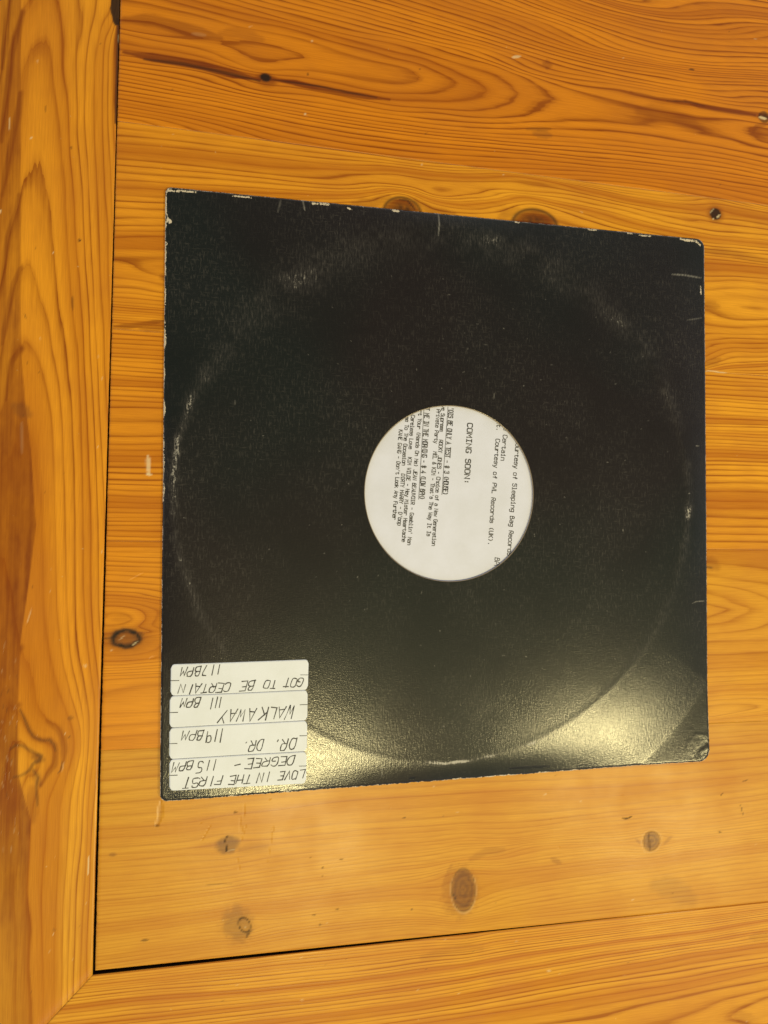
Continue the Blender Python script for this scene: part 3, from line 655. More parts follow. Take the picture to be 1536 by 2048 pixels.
fx0, fx1, fy0, fy1 = -252, 222, -335, 335
def jag(t, seed, a): return (fbm(t / 1.6, t * 0 + seed, seed, 3) - .5) * a
Vs, Qs, As, n0 = [], [], {}, 0
edges = [YT] + seams + [YB]
hues = [0.0, 0.30, 0.26, 0.40, 0.80]; cons = [1.12, .95, 0.95, 0.72, 0.50]
for k in range(5):
    top, bot = edges[k], edges[k + 1]
    ev = phase_fn(BOARDS[k], 'x', 6.0)
    xs = axis(0, 1, 0, 1, 1, 1)
    x = axis(gapA[0], XR, fx0, fx1, 0.95, 8); y = axis(bot, top, fy0, fy1, 0.55, 6)
    X, Y = np.meshgrid(x, y)
    # left edge follows the gap, bottom edge of the last board the wedge gap
    u = (X - x[0]) / (XR - x[0])
    left = gap_x(Y) + gap_w(Y) / 2 + jag(Y, 31, .35)
    X = left + u * (XR - left)
    if k == 4:
        v = (Y - bot) / (top - bot); lo = bot + bot_gap(X); Y = lo + v * (top - lo)
    if k < 4: pass
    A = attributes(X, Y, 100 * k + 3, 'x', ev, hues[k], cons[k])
    A['contrast'] *= .8 + .4 * fbm(X / 45, Y / 14, 40 + k)
    if k == 3:   # softer, browner near its lower end
        A['contrast'] *= 1 - .35 * sst(-60, -130, Y)
    if k in (1, 2, 3): A['hue'] = np.interp(X + 14 * (fbm(X / 30, Y / 12, 44) - .5), [-190, -140, 60], [(.16, .20, .32), (.12, .13, .30), (.10, .18, .64)][k - 1])  # left ends browner: the wood's own tone plus a soft shadow painted in
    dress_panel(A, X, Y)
    b = .22 if k == 4 else .05
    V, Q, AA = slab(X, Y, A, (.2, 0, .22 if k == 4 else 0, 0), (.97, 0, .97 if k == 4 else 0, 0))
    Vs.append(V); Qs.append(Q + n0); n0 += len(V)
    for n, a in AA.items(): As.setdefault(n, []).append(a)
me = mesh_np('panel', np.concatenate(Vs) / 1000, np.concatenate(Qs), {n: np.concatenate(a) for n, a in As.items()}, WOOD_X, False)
new_obj('panel', me, table)

# left edge board, mitred below
ev = phase_fn(RAIL_L, 'y', 6.0)
x = axis(XL, gapA[0], -250, fx1, 0.55, 6); y = axis(YLOW, YT, fy0, fy1, 0.95, 8)
X, Y = np.meshgrid(x, y)
mx, my = gap_x(YB), YB - 0.4
t = (Y - YLOW) / (YT - YLOW)
right0 = gap_x(Y) - gap_w(Y) / 2
ub = (X - XL) / (gapA[0] - XL)
Xr = XL + ub * (right0 - XL)
ym = my + (Xr - mx) * 1.04                                # mitre line
Yr = ym + t * (YT - ym)
right = gap_x(Yr) - gap_w(Yr) / 2 + jag(Yr, 33, .18)
Xr = XL + ub * (right - XL)
A = attributes(Xr, Yr, 700, 'y', ev, 0.30, 0.84)
A['hue'] = .17 + .42 * sst(mm([(100,1300)])[0][1], mm([(100,1900)])[0][1], Yr)
dress_rail_l(A, Xr, Yr)
V, Q, AA = slab(Xr, Yr, A, (1.5, .22, .08, 0), (0, .97, .9, 0))
new_obj('edge_board', mesh_np('edge_board', V / 1000, Q, AA, WOOD_Y, False), table)

# lower edge board
ev = phase_fn(RAIL_B, 'x', 6.0)
x = axis(mx, XR, fx0, fx1, 0.95, 8); y = axis(YLOW, YB, fy0, fy1, 0.55, 6)
X, Y = np.meshgrid(x, y)
v = (Y - YLOW) / (YB - YLOW); u = (X - mx) / (XR - mx)
top = YB - bot_gap(X) - .02
Y = YLOW + v * (top - YLOW)
xm = mx + (Y - my) / 1.04 + .10
X = xm + u * (XR - xm)
A = attributes(X, Y, 900, 'x', ev, 0.62, 1.05)
dress_rail_b(A, X, Y)
V, Q, AA = slab(X, Y, A, (.08, 0, 1.5, .22), (.9, 0, 0, .97))
new_obj('edge_board', mesh_np('edge_board', V / 1000, Q, AA, WOOD_X, False), table)

# dark batten below the joints
def box(name, a, b, mat, parent=None):
    x0, y0, z0 = a; x1, y1, z1 = b
    V = [(x0,y0,z0),(x1,y0,z0),(x1,y1,z0),(x0,y1,z0),(x0,y0,z1),(x1,y0,z1),(x1,y1,z1),(x0,y1,z1)]
    Q = [(0,3,2,1),(4,5,6,7),(0,1,5,4),(1,2,6,5),(2,3,7,6),(3,0,4,7)]
    return new_obj(name, mesh_np(name, np.array(V) / 1000, Q, None, mat, False), parent)
box('underframe', (XL + 20, YLOW + 20, -45), (XR - 20, YT - 20, -THICK - .1), UNDER, table)

# ------------------------------------------------------------------ the record sleeve (own coordinates in mm, turned by TILT)
HALF = 157.5
HOLE = mm([(902, 987)], .0033)[0]
def to_local(p): return (RZ[:2, :2].T @ np.asarray(p, float).reshape(-1, 2).T).T
hole_c = to_local(HOLE)[0]
HOLE_R = 48.6
REC_C = hole_c.copy(); REC_R = 149.0
Z_P, Z_E = 3.6, 2.1

def outline(th):
    """rounded square seen from the hole centre: radius for every direction"""
    c, s = np.cos(th), np.sin(th)
    out = np.zeros_like(th)
    lo = np.full(th.shape, 20.0); hi = np.full(th.shape, 260.0)
    def inside(r):
        x = hole_c[0] + r * c; y = hole_c[1] + r * s
        rad = np.where((x > 0) & (y > 0), 5.0, np.where((x > 0) & (y < 0), 7.0, np.where((x < 0) & (y > 0), 3.0, 3.5)))
        ax = np.abs(x) - (HALF - rad); ay = np.abs(y) - (HALF - rad)
        d = np.hypot(np.maximum(ax, 0), np.maximum(ay, 0)) + np.minimum(np.maximum(ax, ay), 0) - rad
        return d < 0
    for _ in range(40):
        mid = (lo + hi) / 2; i = inside(mid); lo = np.where(i, mid, lo); hi = np.where(i, hi, mid)
    return lo

def ztop(x, y):
    dx, dy = x - REC_C[0], y - REC_C[1]
    r = np.hypot(dx, dy); th = np.arctan2(dy, dx)
    ro = np.interp(th, _TH, _RO)
    s = r - REC_R
    smax = np.maximum(ro - REC_R, 3.0)
    br = np.exp(-((th + 0.79) / .45) ** 2)               # lower right corner bends flat again
    bl = np.exp(-((th + 2.36) / .50) ** 2)               # lower left corner stays nearly flat under the labels
    flat = np.where(br > .5, np.minimum(smax, 47.0), smax)
    flat = flat + (np.minimum(smax, 26.0) - flat) * bl
    q = s / flat
    q = np.where(q < 1, q, 1.0)
    k = 1.5 / flat                                       # rounding at the rim
    q = k * np.logaddexp(0, q / k)
    q = np.minimum(q, 1.02)
    q = .35 * q + .65 * q ** 1.7
    z = Z_P - (Z_P - Z_E + .35 * br - .55 * bl) * q
    z = z + .06 * br * 2.0 * np.logaddexp(0, (s - flat) / 2.0)
    z = z + .10 * (fbm(x / 45, y / 45, 61) - .5)
    z = z - .34 * np.clip(r / REC_R, 0, 1) ** 2 + .05 * np.exp(-((r - REC_R + 1) / 2.2) ** 2)   # the rim of the disc presses through
    return z
_TH = np.linspace(-math.pi, math.pi, 2881); _RO = outline(_TH)

sleeve = bpy.data.objects.new('record_sleeve', None); COL.objects.link(sleeve)
sleeve.rotation_euler = (0, 0, TILT)
tag(sleeve, 'worn black cardboard record sleeve with round centre hole lying flat on the pine table', 'record sleeve')

def lpx(px, z=.003): return to_local(mm(px, z))
N, NR = 2900, 230
th = np.linspace(-math.pi, math.pi, N, endpoint=False)
ro = np.interp(th, _TH, _RO)
# more vertices in the corners, where the radius is long
wgt = np.sqrt(ro ** 2 + np.gradient(ro, th) ** 2); cs = np.concatenate([[0], np.cumsum(wgt)]); cs /= cs[-1]
th = np.interp(np.linspace(0, 1, N, endpoint=False), cs, np.linspace(-math.pi, math.pi, N + 1))
ro = np.interp(th, _TH, _RO)
per = np.arange(N) * .44
low_side = (th < -.8) & (th > -2.4)
rag = (fbm(per / 1.3, per * 0, 71, 3) - .5) * np.where(low_side, .75, .32)
ro = ro + rag
tt = np.linspace(0, 1, NR); tt = tt + .0 * tt
RR = HOLE_R + (ro[None, :] - HOLE_R) * tt[:, None]
X = hole_c[0] + RR * np.cos(th)[None]; Y = hole_c[1] + RR * np.sin(th)[None]
Z = ztop(X, Y)
Z[-1] -= .30; Z[-2] -= .06; Z[0] -= .06
rad = np.hypot(X - REC_C[0], Y - REC_C[1]); ang = np.degrees(np.arctan2(Y - REC_C[1], X - REC_C[0]))
edge = (ro[None, :] - RR)
# dog-eared corner lower right
cxy = lpx([(1412, 1515)])[0]; dc = np.hypot(X - cxy[0], Y - cxy[1])
creas = np.zeros(X.shape)
for r_, a_, w_ in ((13.0, .05, 1.4), (8.0, -.06, 1.2), (5.0, .08, 1.0)):
    Z += a_ * np.exp(-((dc - r_ - 6.0 * (fbm(X / 6, Y / 6, 77) - .5)) / w_) ** 2)
    creas = np.maximum(creas, np.exp(-((dc - r_ - 6.0 * (fbm(X / 6, Y / 6, 77) - .5)) / .5) ** 2) * fbm(X / 2, Y / 2, 78))
# ring wear: how strongly each direction is rubbed, and how wide
KA = [-180, -165, -150, -130, -112, -104, -92, -84, -76, -66, -55, -45, -20, -5, 10, 25, 40, 60, 75, 92, 110, 130, 145, 160, 168, 180]
KV = [.95, .9, .7, .30, .35, .8, 1.3, 1.1, 1.25, .7, .25, .35, .45, .95, .75, .5, .60, .45, .55, .52, .35, .55, .50, .6, .9, .95]
KW = [1.3, 1.4, 1.5, 1.4, 1.0, .9, .8, .8, .8, .9, 2, 2, 2, 1.8, 2, 3, 4, 6, 7, 7, 7, 7, 5, 2, 1.3, 1.3]
v_ = np.interp(ang, KA, KV); w_ = np.interp(ang, KA, KW) * 1.5; v_ = v_ * np.clip(2.6 * fbm(X / 11, Y / 11, 83) - .62, .06, 1.4)
offr = np.interp(ang, KA, [0, 0, 0, 0, 0, 0, 0, 0, 0, 0, 0, 0, 0, 0, 0, 0, -2, -4, -5, -5, -6, -7, -5, -1, 0, 0])
scuff = v_ * np.exp(-((rad - (REC_R - .8) - offr - 1.5 * (fbm(X / 9, Y / 9, 81) - .5)) / w_) ** 2)
chip = np.zeros(X.shape); white = np.zeros(X.shape)
def sp(field, pts, w, a, soft=1.2, cr=PX, taper=True): stroke(field, X, Y, lpx(from_crop(pts, *cr)), w * .27, a, soft * .27, taper)
# white creases, nicks
S5 = (310, 360, 2.603); S6 = (850, 400, 2.648)
sp(white, [(1478,170),(1480,230),(1474,290)], 1.5, .55, 1.2, S5); sp(white, [(772,105),(780,155)], 1.3, .5, 1.2, S5); sp(white, [(655,100),(640,165)], 1.0, .22, 1.5, S5)
sp(white, [(1310,392),(1380,396),(1470,410)], 1.5, .65, 1.0, S6); sp(white, [(1390,635),(1470,622)], 1.0, .3, 1, S6)
sp(white, [(1085,548),(1110,538),(1160,535)], 1.1, .55, 1, C7); sp(white, [(1105,1138),(1125,1140)], 1.2, .5, 1, C5)
sp(white, [(556,880),(552,980)], .8, .35, 1, (620, 1300, 3.84)); pass
for pts, w, a, cr in (([(50,185),(65,200),(75,212)], 7, .95, S5), ([(52,320),(58,326)], 4, .95, S5), ([(820,118),(905,121)], 3.5, .95, S5), ([(1005,140),(1022,150)], 3, .8, S5),
                      ([(1240,155),(1270,157)], 3.5, .95, S5), ([(405,78),(500,85)], 2.4, .85, S5), ([(65,50),(130,52),(210,55)], 3, .9, S5), ([(1080,130),(1090,132)], 2.5, .7, S5),
                      ([(870,152),(910,155)], 3.4, .95, S6), ([(1080,172),(1100,175)], 2.4, .8, S6), ([(1140,183),(1200,188)], 2.2, .8, S6), ([(1360,203),(1400,210),(1445,215),(1462,235)], 4, .9, S6),
                      ([(1466,455),(1468,495)], 2.4, .8, S6), ([(480,112),(500,113)], 3, .8, S6)):
    sp(chip, pts, w, a, 1.2, cr, False)
nE = fbm(X / 7, Y / 7, 90, 4)
side_l = (np.abs(X + HALF) < 3) & (Y > -5); side_b = (Y < -HALF + 3); side_t = (Y > HALF - 3)
thr = np.where(side_l, 1.6, np.where(side_b, 1.15, np.where(side_t, .55, .28)))
chip = np.maximum(chip, (1 - sst(.12, .45, edge / np.maximum(thr, .01) + (nE - .45) * 1.6 - np.where(side_l, .28, np.where(side_b, .12, 0)))) * .9)
tl = np.hypot(X + HALF, Y - HALF); trc = np.hypot(X - HALF, Y - HALF)
chip = np.maximum(chip, (1 - sst(2.2, 3.4, tl + edge * 1.5 + nE * 2)) * .9)
# dark torn lip along the lower edge, near the labels
lip = np.zeros(X.shape)
for a, b in (((505,1587),(560,1580)), ((560,1578),(668,1572)), ((1020,1538),(1100,1534)), ((1160,1533),(1195,1530)), ((820,1558),(830,1556)), ((345,1590),(420,1590))):
    sp(lip, [a, b], 5.0 if a[0] < 700 else 3.0, .95, 2.5)
sp(lip, [(332,1560),(338,1592),(352,1596)], 3, .7, 3)
wht = np.zeros(X.shape)
sp(wht, [(560,1583),(600,1577),(660,1574)], 4, .35, 3)
# faint general rubbing, stronger round the hole and in the lower half
rr = random.Random(3)
for k in range(260):
    a = rr.uniform(0, 6.283); r_ = rr.uniform(52, 150); x0 = hole_c[0] + r_ * math.cos(a); y0 = hole_c[1] + r_ * math.sin(a)
    L = rr.expovariate(2.2) + .1; an = rr.choice((math.pi / 2, 0)) + rr.gauss(0, .25)
    stroke(white, X, Y, [(x0, y0), (x0 + L * math.cos(an), y0 + L * math.sin(an))], rr.uniform(.05, .28), rr.uniform(.1, .7) * rr.random(), .25)
V = np.stack([X, Y, Z], 2).reshape(-1, 3)
idx = np.arange(NR * N).reshape(NR, N); j2 = np.roll(np.arange(N), -1)
Q = np.stack([idx[:-1], idx[1:], idx[1:][:, j2], idx[:-1][:, j2]], 2).reshape(-1, 4)
n0 = len(V)
lo_ = np.stack([X[-1], Y[-1], np.full(N, .75)], 1); inn = np.stack([X[0] , Y[0], Z[0] - .42], 1)
k = np.arange(N)
S1 = np.stack([idx[-1], n0 + k, n0 + j2, idx[-1][j2]], 1); S2 = np.stack([n0 + N + k, idx[0], idx[0][j2], n0 + N + j2], 1)
V = np.concatenate([V, lo_, inn]); Q = np.concatenate([Q, S1, S2])
def ext(a, e0, e1): return np.concatenate([a.ravel(), np.broadcast_to(e0, N), np.broadcast_to(e1, N)])
rim = .45 + .5 * sst(.4, .6, fbm(per / 2.5, per * 0, 95, 3))
attrs = dict(scuff=ext(scuff, 0, 0), chip=ext(np.maximum(chip, lip * 0), rim, .9), white=ext(np.maximum(white, wht), 0, 0), lip=ext(lip, 0, 0), crease=ext(creas, 0, 0), hole=ext(np.where(RR < HOLE_R + .25, .8, 0), 0, 1))

def sleeve_material():
    w = NT('worn_black_card')
    sc = w.attr('scuff'); chp = w.attr('chip'); wh = w.attr('white'); lp = w.attr('lip'); hl = w.attr('hole'); cr = w.attr('crease')
    fv = w.noise(w.scaled(1150, 230, 1), 1.0, 3.0, 0.65)      # fibres running up the cover
    fh = w.noise(w.scaled(200, 1000, 1), 1.0, 3.0, 0.65)
    sp_ = w.noise(w.scaled(1, 1, 1), 900.0, 2.0, 0.6)
    big = w.noise(w.scaled(1, 1, 1), 16.0, 4.0, 0.6)
    grn = w.noise(w.scaled(1, 1, 1), 5.0, 2.0, 0.5)
    base = w.mix(w.map(grn, 0.42, 0.58), (0.0095, 0.0066, 0.0058, 1), (0.0052, 0.0082, 0.0066, 1))
    fibre = w.math('MULTIPLY', w.map(w.math('MAXIMUM', fv, w.math('MULTIPLY', fh, 0.94)), 0.53, 0.80), w.map(big, 0.38, 0.66, 0.12, 1.0))
    base = w.mix(w.math('MULTIPLY', fibre, 0.50), base, (0.150, 0.138, 0.125, 1))
    # ring wear broken up into rubbed fibre tips
    thr = w.math('SUBTRACT', 0.72, w.math('MULTIPLY', sc, 0.26))
    brk = w.math('ADD', w.math('MULTIPLY', fv, 0.55), w.math('MULTIPLY', sp_, 0.45))
    rub = w.math('MULTIPLY', w.map(w.math('SUBTRACT', brk, thr), 0.0, 0.13), w.map(sc, 0.06, 0.4))
    base = w.mix(w.math('MULTIPLY', sc, w.map(fv, 0.38, 0.68, 0.03, 0.62), clamp=True), base, (0.120, 0.110, 0.104, 1))
    base = w.mix(w.math('MULTIPLY', rub, w.map(sc, 0.3, 1.2, 0.16, 0.95), clamp=True), base, (0.46, 0.44, 0.40, 1))
    base = w.mix(w.math('MULTIPLY', wh, w.map(fv, 0.35, 0.6, 0.35, 0.9)), base, (0.46, 0.44, 0.40, 1))
    base = w.mix(w.math('MULTIPLY', cr, 0.05), base, (0.3, 0.28, 0.25, 1))
    chp2 = w.map(w.math('MULTIPLY', chp, w.map(w.math('MAXIMUM', sp_, fv), 0.40, 0.66, 0.15, 1.4)), 0.38, 0.66)
    base = w.mix(chp2, base, (0.66, 0.58, 0.45, 1))
    base = w.mix(hl, base, (0.50, 0.40, 0.27, 1))
    lpm = w.map(w.math('ADD', lp, w.math('MULTIPLY', w.math('SUBTRACT', fv, 0.5), 0.8)), 0.4, 0.6)
    base = w.mix(lpm, base, (0.008, 0.010, 0.012, 1))
    w.l(base, w.b.inputs['Base Color'])
    rg = w.map(big, 0.3, 0.7, 0.40, 0.47)
    w.l(w.math('MULTIPLY', w.math('SUBTRACT', 1.0, w.math('MULTIPLY', fibre, 0.75)), w.map(big, 0.3, 0.7, 0.66, 0.86)), w.b.inputs['Coat Weight']); w.b.inputs['Coat IOR'].default_value = 1.5
    w.l(w.math('ADD', w.map(big, 0.3, 0.7, 0.13, 0.18), w.math('MULTIPLY', w.math('MAXIMUM', chp2, rub), 0.4)), w.b.inputs['Coat Roughness'])
    rg = w.math('ADD', rg, w.math('MULTIPLY', w.math('MAXIMUM', chp2, rub), 0.35))
    rg = w.math('ADD', rg, w.math('MULTIPLY', lpm, 0.3), clamp=True)
    w.l(rg, w.b.inputs['Roughness'])
    w.b.inputs['Specular IOR Level'].default_value = 0.17
    ta = w.noise(w.scaled(640, 1500, 1), 1.0, 3.0, 0.6)
    tb = w.noise(w.scaled(1500, 250, 1), 1.0, 3.0, 0.6)
    h = w.math('ADD', w.math('MULTIPLY', ta, 0.55), w.math('MULTIPLY', tb, 0.65))
    h = w.math('ADD', h, w.math('MULTIPLY', lpm, -1.5))
    bp = w.bump(h, 1.0, 0.000085); w.l(bp, w.b.inputs['Normal']); w.l(bp, w.b.inputs['Coat Normal'])
    return w.m
new_obj('front_cover', mesh_np('front_cover', V / 1000, Q, attrs, sleeve_material(), True), sleeve)

# back cover: a plain card of the same outline
th2 = np.linspace(-math.pi, math.pi, 720, endpoint=False); r2 = np.interp(th2, _TH, _RO) - .05
bx_ = hole_c[0] + r2 * np.cos(th2); by_ = hole_c[1] + r2 * np.sin(th2)
Vb = np.concatenate([np.stack([bx_, by_, np.full(720, .66)], 1), np.stack([bx_, by_, np.full(720, .08)], 1), [[hole_c[0], hole_c[1], .66]], [[hole_c[0], hole_c[1], .08]]])
k = np.arange(720); k2 = np.roll(k, -1)
me = bpy.data.meshes.new('back_cover')
faces = [(int(a), int(b), 1440) for a, b in zip(k, k2)] + [(int(b) + 720, int(a) + 720, 1441) for a, b in zip(k, k2)] + [(int(a) + 720, int(b) + 720, int(b), int(a)) for a, b in zip(k, k2)]
me.from_pydata([tuple(v / 1000) for v in Vb], [], faces); me.update()
me.materials.append(plain('worn_card_back', (0.10, 0.09, 0.075), 0.7))
new_obj('back_cover', me, sleeve)

# ------------------------------------------------------------------ lettering made of ink strokes
GLYPH = {
 'A':'02 39 62;14 54','B':'02 09 49 58 57 46 06;46 65 63 52 02','C':'68 59 19 08 03 12 52 63','D':'02 09 49 67 64 42 02','E':'69 09 02 62;06 46',
 'F':'69 09 02;06 46','G':'68 59 19 08 03 12 52 63 65 45','H':'09 02;69 62;06 66','I':'19 59;39 32;12 52','J':'69 63 52 12 03','K':'09 02;69 05;26 62',
 'L':'09 02 62','M':'02 09 35 69 62','N':'02 09 62 69','O':'19 59 68 63 52 12 03 08 19','P':'02 09 59 68 66 55 05','R':'02 09 59 68 66 55 05;35 62',
 'S':'68 59 19 08 07 16 56 65 63 52 12 03','T':'09 69;39 32','U':'09 03 12 52 63 69','V':'09 32 69','W':'09 12 36 52 69','Y':'09 35 69;35 32',
 'a':'17 57 66 62;65 15 04 03 12 52 63','b':'09 02;06 17 57 66 63 52 12 03','c':'66 57 17 06 03 12 52 63','d':'69 62;66 57 17 06 03 12 52 63',
 'e':'05 65 66 57 17 06 03 12 52 63','f':'58 49 38 32;16 56','g':'67 61 50 10;66 57 17 06 04 13 53 64','h':'09 02;06 17 57 66 62','i':'17 37 32;12 52;39 38',
 'k':'09 02;57 04;25 62','l':'19 39 32;12 52','m':'02 07;06 17 26 32;36 47 57 66 62','n':'07 02;06 17 57 66 62','o':'17 57 66 63 52 12 03 06 17',
 'p':'07 00;06 17 57 66 63 52 12 03','r':'07 02;05 27 57 66','s':'66 57 17 06 15 55 64 63 52 12 03','t':'28 23 32 52 63;07 57','u':'07 03 12 52 63;67 62',
 'v':'07 32 67','w':'07 12 35 52 67','x':'07 62;67 02','y':'07 32;67 30 10','1':'18 39 32;12 52','3':'08 19 59 68 67 56 26;56 65 63 52 12 03','4':'52 59 04 64',
 '5':'69 09 06 56 65 63 52 12 03','7':'09 69 22','9':'66 55 15 06 08 19 59 68 64 42','#':'22 29;42 49;04 64;07 67','(':'49 27 24 42',')':'29 47 44 22',
 ':':'36 37;33 34','.':'32 33','-':'15 55',"'":'39 37','&':'62 18 29 49 48 05 03 12 42 65'}
HAND = {'1':'39 32','7':'09 69 22','I':'39 32','9':'65 25 06 08 29 69 66;69 62','G':'68 49 19 07 03 12 52 63 65 35','M':'02 19 35 69 62','R':'02 09 59 68 66 55 05;25 62','Y':'09 36;69 12'}

class Ink:
    """flat ribbons along strokes, joined at the corners so that one stroke never overlaps itself"""
    def __init__(s, w, zf): s.V = []; s.F = []; s.w = w; s.zf = zf; s.k = 0; s.vary = None
    def line(s, pts, w=None):
        P = [np.array(p, float) for p in pts]
        P = [p for i, p in enumerate(P) if i == 0 or np.hypot(*(p - P[i - 1])) > 1e-4]
        if len(P) < 2: return
        w = (w or s.w) / 2; closed = np.hypot(*(P[0] - P[-1])) < 1e-3
        d0 = P[1] - P[0]; d0 /= np.hypot(*d0); d1 = P[-1] - P[-2]; d1 /= np.hypot(*d1)
        if not closed: P[0] = P[0] - d0 * w * .8; P[-1] = P[-1] + d1 * w * .8
        dz = .004 * (s.k % 6); s.k += 1; n0 = len(s.V)
        for i, p in enumerate(P):
            a = P[i] - P[i - 1] if i else (P[-1] - P[-2] if closed else P[1] - P[0])
            b = P[i + 1] - P[i] if i + 1 < len(P) else (P[1] - P[0] if closed else P[-1] - P[-2])
            a = a / np.hypot(*a); b = b / np.hypot(*b); t = a + b
            if np.hypot(*t) < .35: t = a
            t /= np.hypot(*t); nn = np.array([-t[1], t[0]]); m = w / max(.55, abs(nn @ np.array([-a[1], a[0]])))
            if s.vary: m *= .70 + .6 * s.vary.random()
            for sg in (1, -1):
                q = p + nn * m * sg; s.V.append((q[0], q[1], s.zf(q[0], q[1]) + dz))
        for i in range(len(P) - 1): s.F.append((n0 + 2 * i, n0 + 2 * i + 1, n0 + 2 * i + 3, n0 + 2 * i + 2))
    def glyph(s, ch, org, ux, uy, hand=False, rnd=None, w=None):
        g = (HAND.get(ch) if hand else None) or GLYPH.get(ch)
        if not g: return
        for st in g.split(';'):
            pts = []
            for q in st.split():
                x, y = int(q[0]) / 6, (int(q[1]) - 2) / 7
                if rnd: x += rnd.gauss(0, .045); y += rnd.gauss(0, .035)
                pts.append(org + ux * x + uy * y)
            # round the corners a little
            if len(pts) > 2 and not (ch in 'AEFHIKLMNTVWZYvwkx14-'):
                sm = [pts[0]]
                for a, b, c in zip(pts[:-2], pts[1:-1], pts[2:]): sm += [b + (a - b) * .25, b + (c - b) * .25]
                sm.append(pts[-1]); pts = sm
            s.line(pts, w)
    def text(s, txt, a, b, h, up, fill=.72, slant=0.0, hand=False, rnd=None, w=None, mono=True):
        """letters from point a to point b (local mm), height h towards up"""
        a = np.array(a, float); b = np.array(b, float); n = len(txt); step = (b - a) / n
        e = step / np.hypot(*step); up = np.array(up, float) * h + e * slant * h
        for i, ch in enumerate(txt):
            ux = step * fill; o = a + step * i + step * (1 - fill) / 2
            if rnd: o = o + e * rnd.gauss(0, .12) + up / h * rnd.gauss(0, .12)
            wid = .62 if (hand and ch in '1I') else 1
            s.glyph(ch, o, ux * wid, up * (1 + (rnd.gauss(0, .04) if rnd else 0)), hand, rnd, w)
    def build(s, name, mat, parent):
        F4 = np.array(s.F)
        return new_obj(name, mesh_np(name, np.array(s.V) / 1000, F4, None, mat, False), parent)

def ink_mat(name, c, thin):
    w = NT(name)
    n = w.noise(w.scaled(1, 1, 1), 1800.0, 2.0, 0.6)
    col = w.mix(w.map(n, 0.45, 0.7, 0.0, thin), (c, c, c * 1.04, 1), (0.42, 0.41, 0.42, 1))
    w.l(col, w.b.inputs['Base Color']); w.b.inputs['Roughness'].default_value = 0.6
    w.b.inputs['Specular IOR Level'].default_value = 0.2
    return w.m
PRINT = ink_mat('printer_ink', 0.030, 0.7); PEN = ink_mat('ballpoint_ink', 0.045, 0.3)

def paper(name, col, rough=0.55):
    w = NT(name)
    a = w.noise(w.scaled(1, 1, 1), 60.0, 4.0, 0.6); b = w.noise(w.scaled(1, 1, 1), 700.0, 2.0, 0.6)
    c = w.mix(w.map(a, 0.35, 0.7, 0.0, 0.6), (*col, 1), (col[0] * .89, col[1] * .885, col[2] * .84, 1))
    w.l(c, w.b.inputs['Base Color']); w.b.inputs['Roughness'].default_value = rough; w.b.inputs['Specular IOR Level'].default_value = 0.25
    h = w.math('ADD', w.math('MULTIPLY', a, 4.0), b)
    w.l(w.bump(h, 0.35, 0.00010), w.b.inputs['Normal'])
    return w.m

# ------------------------------------------------------------------ printed sheet inside the sleeve, seen through the hole
ZS = float(ztop(hole_c[0] + HOLE_R, hole_c[1])) - 1.05
sheet = bpy.data.objects.new('printed_sheet', None); COL.objects.link(sheet)
sheet.rotation_euler = (0, 0, TILT)
tag(sheet, 'white typewritten paper sheet showing through the round hole of the black sleeve', 'paper sheet')
def zs(x, y): return ZS + .16 * (fbm(np.asarray(x) / 40, np.asarray(y) / 40, 15, 2) - .5) * 2
gx = np.linspace(-62, 62, 125)
GX, GY = np.meshgrid(gx + hole_c[0], gx + hole_c[1])
V = np.stack([GX, GY, zs(GX, GY)], 2).reshape(-1, 3); n = len(gx); idx = np.arange(n * n).reshape(n, n)
Q = np.stack([idx[:-1, :-1], idx[:-1, 1:], idx[1:, 1:], idx[1:, :-1]], 2).reshape(-1, 4)
low = V.copy(); low[:, 2] -= .12
V2 = np.concatenate([V, low]); Q2 = np.concatenate([Q, Q[:, ::-1] + n * n])
new_obj('paper', mesh_np('paper', V2 / 1000, Q2, None, paper('white_paper', (0.765, 0.80, 0.99)), True), sheet)
ink = Ink(.36, lambda x, y: float(zs(x, y)) + .045)
CR = (725, 800, 4.267)
def sp_px(p): return lpx(from_crop([p], *CR), ZS / 1000)[0]
UP = np.array([1.0, 0.0])
def typed(txt, a, b, h, w=.36, fill=.74, under=False):
    A_, B_ = sp_px(a), sp_px(b); e = (B_ - A_) / np.hypot(*(B_ - A_)); up = np.array([-e[1], e[0]])
    hm = h / 4.267 * .282
    ink.text(txt, A_, B_, hm, up, fill, w=w, rnd=None)
    if under: ink.line([A_ - up * .55, B_ - up * .55], .30)
typed('Courtesy of Sleeping Bag Records', (1310,338), (1235,1330), 38, .46)
typed('be Certain', (1210,198), (1180,518), 38, .46)
typed('xt.  Courtesy of PWL Records (UK).', (1150,172), (1072,1240), 36, .46)
typed('BPM', (1132,1342), (1120,1438), 42, .42)
typed('COMING SOON:', (897,192), (868,718), 45, .62)
typed("'DIS BE ONLY A TEST - # 3 (HOUSE)", (737,62), (686,808), 40, .52, .80, True)
typed('ve Supreme   ROCKY JONES - Choice of a New Generation', (676,45), (592,1245), 32, .42, .76)
typed("Private Party   MEL & KIM - That's The Way It Is", (634,78), (548,1162), 32, .42, .76)
typed('T ME IN THE MORNING - # 4 (LOW BPM)', (533,66), (488,848), 40, .52, .80, True)
typed("rt Your (Hands On Me) JEAN BEAUVOIR - Gamblin' Man", (480,88), (383,1238), 31, .42, .76)
typed('Careless Love   KIM WILDE - Hey Mister Heartache', (416,126), (336,1212), 31, .42, .76)
typed("se To The Occasion   DIRTY HARRY - D'bop", (368,140), (300,1072), 31, .42, .76)
typed("KANE GANG - Don't Look Any Further", (312,252), (256,1022), 31, .42, .76)
ink.build('lettering', PRINT, sheet)

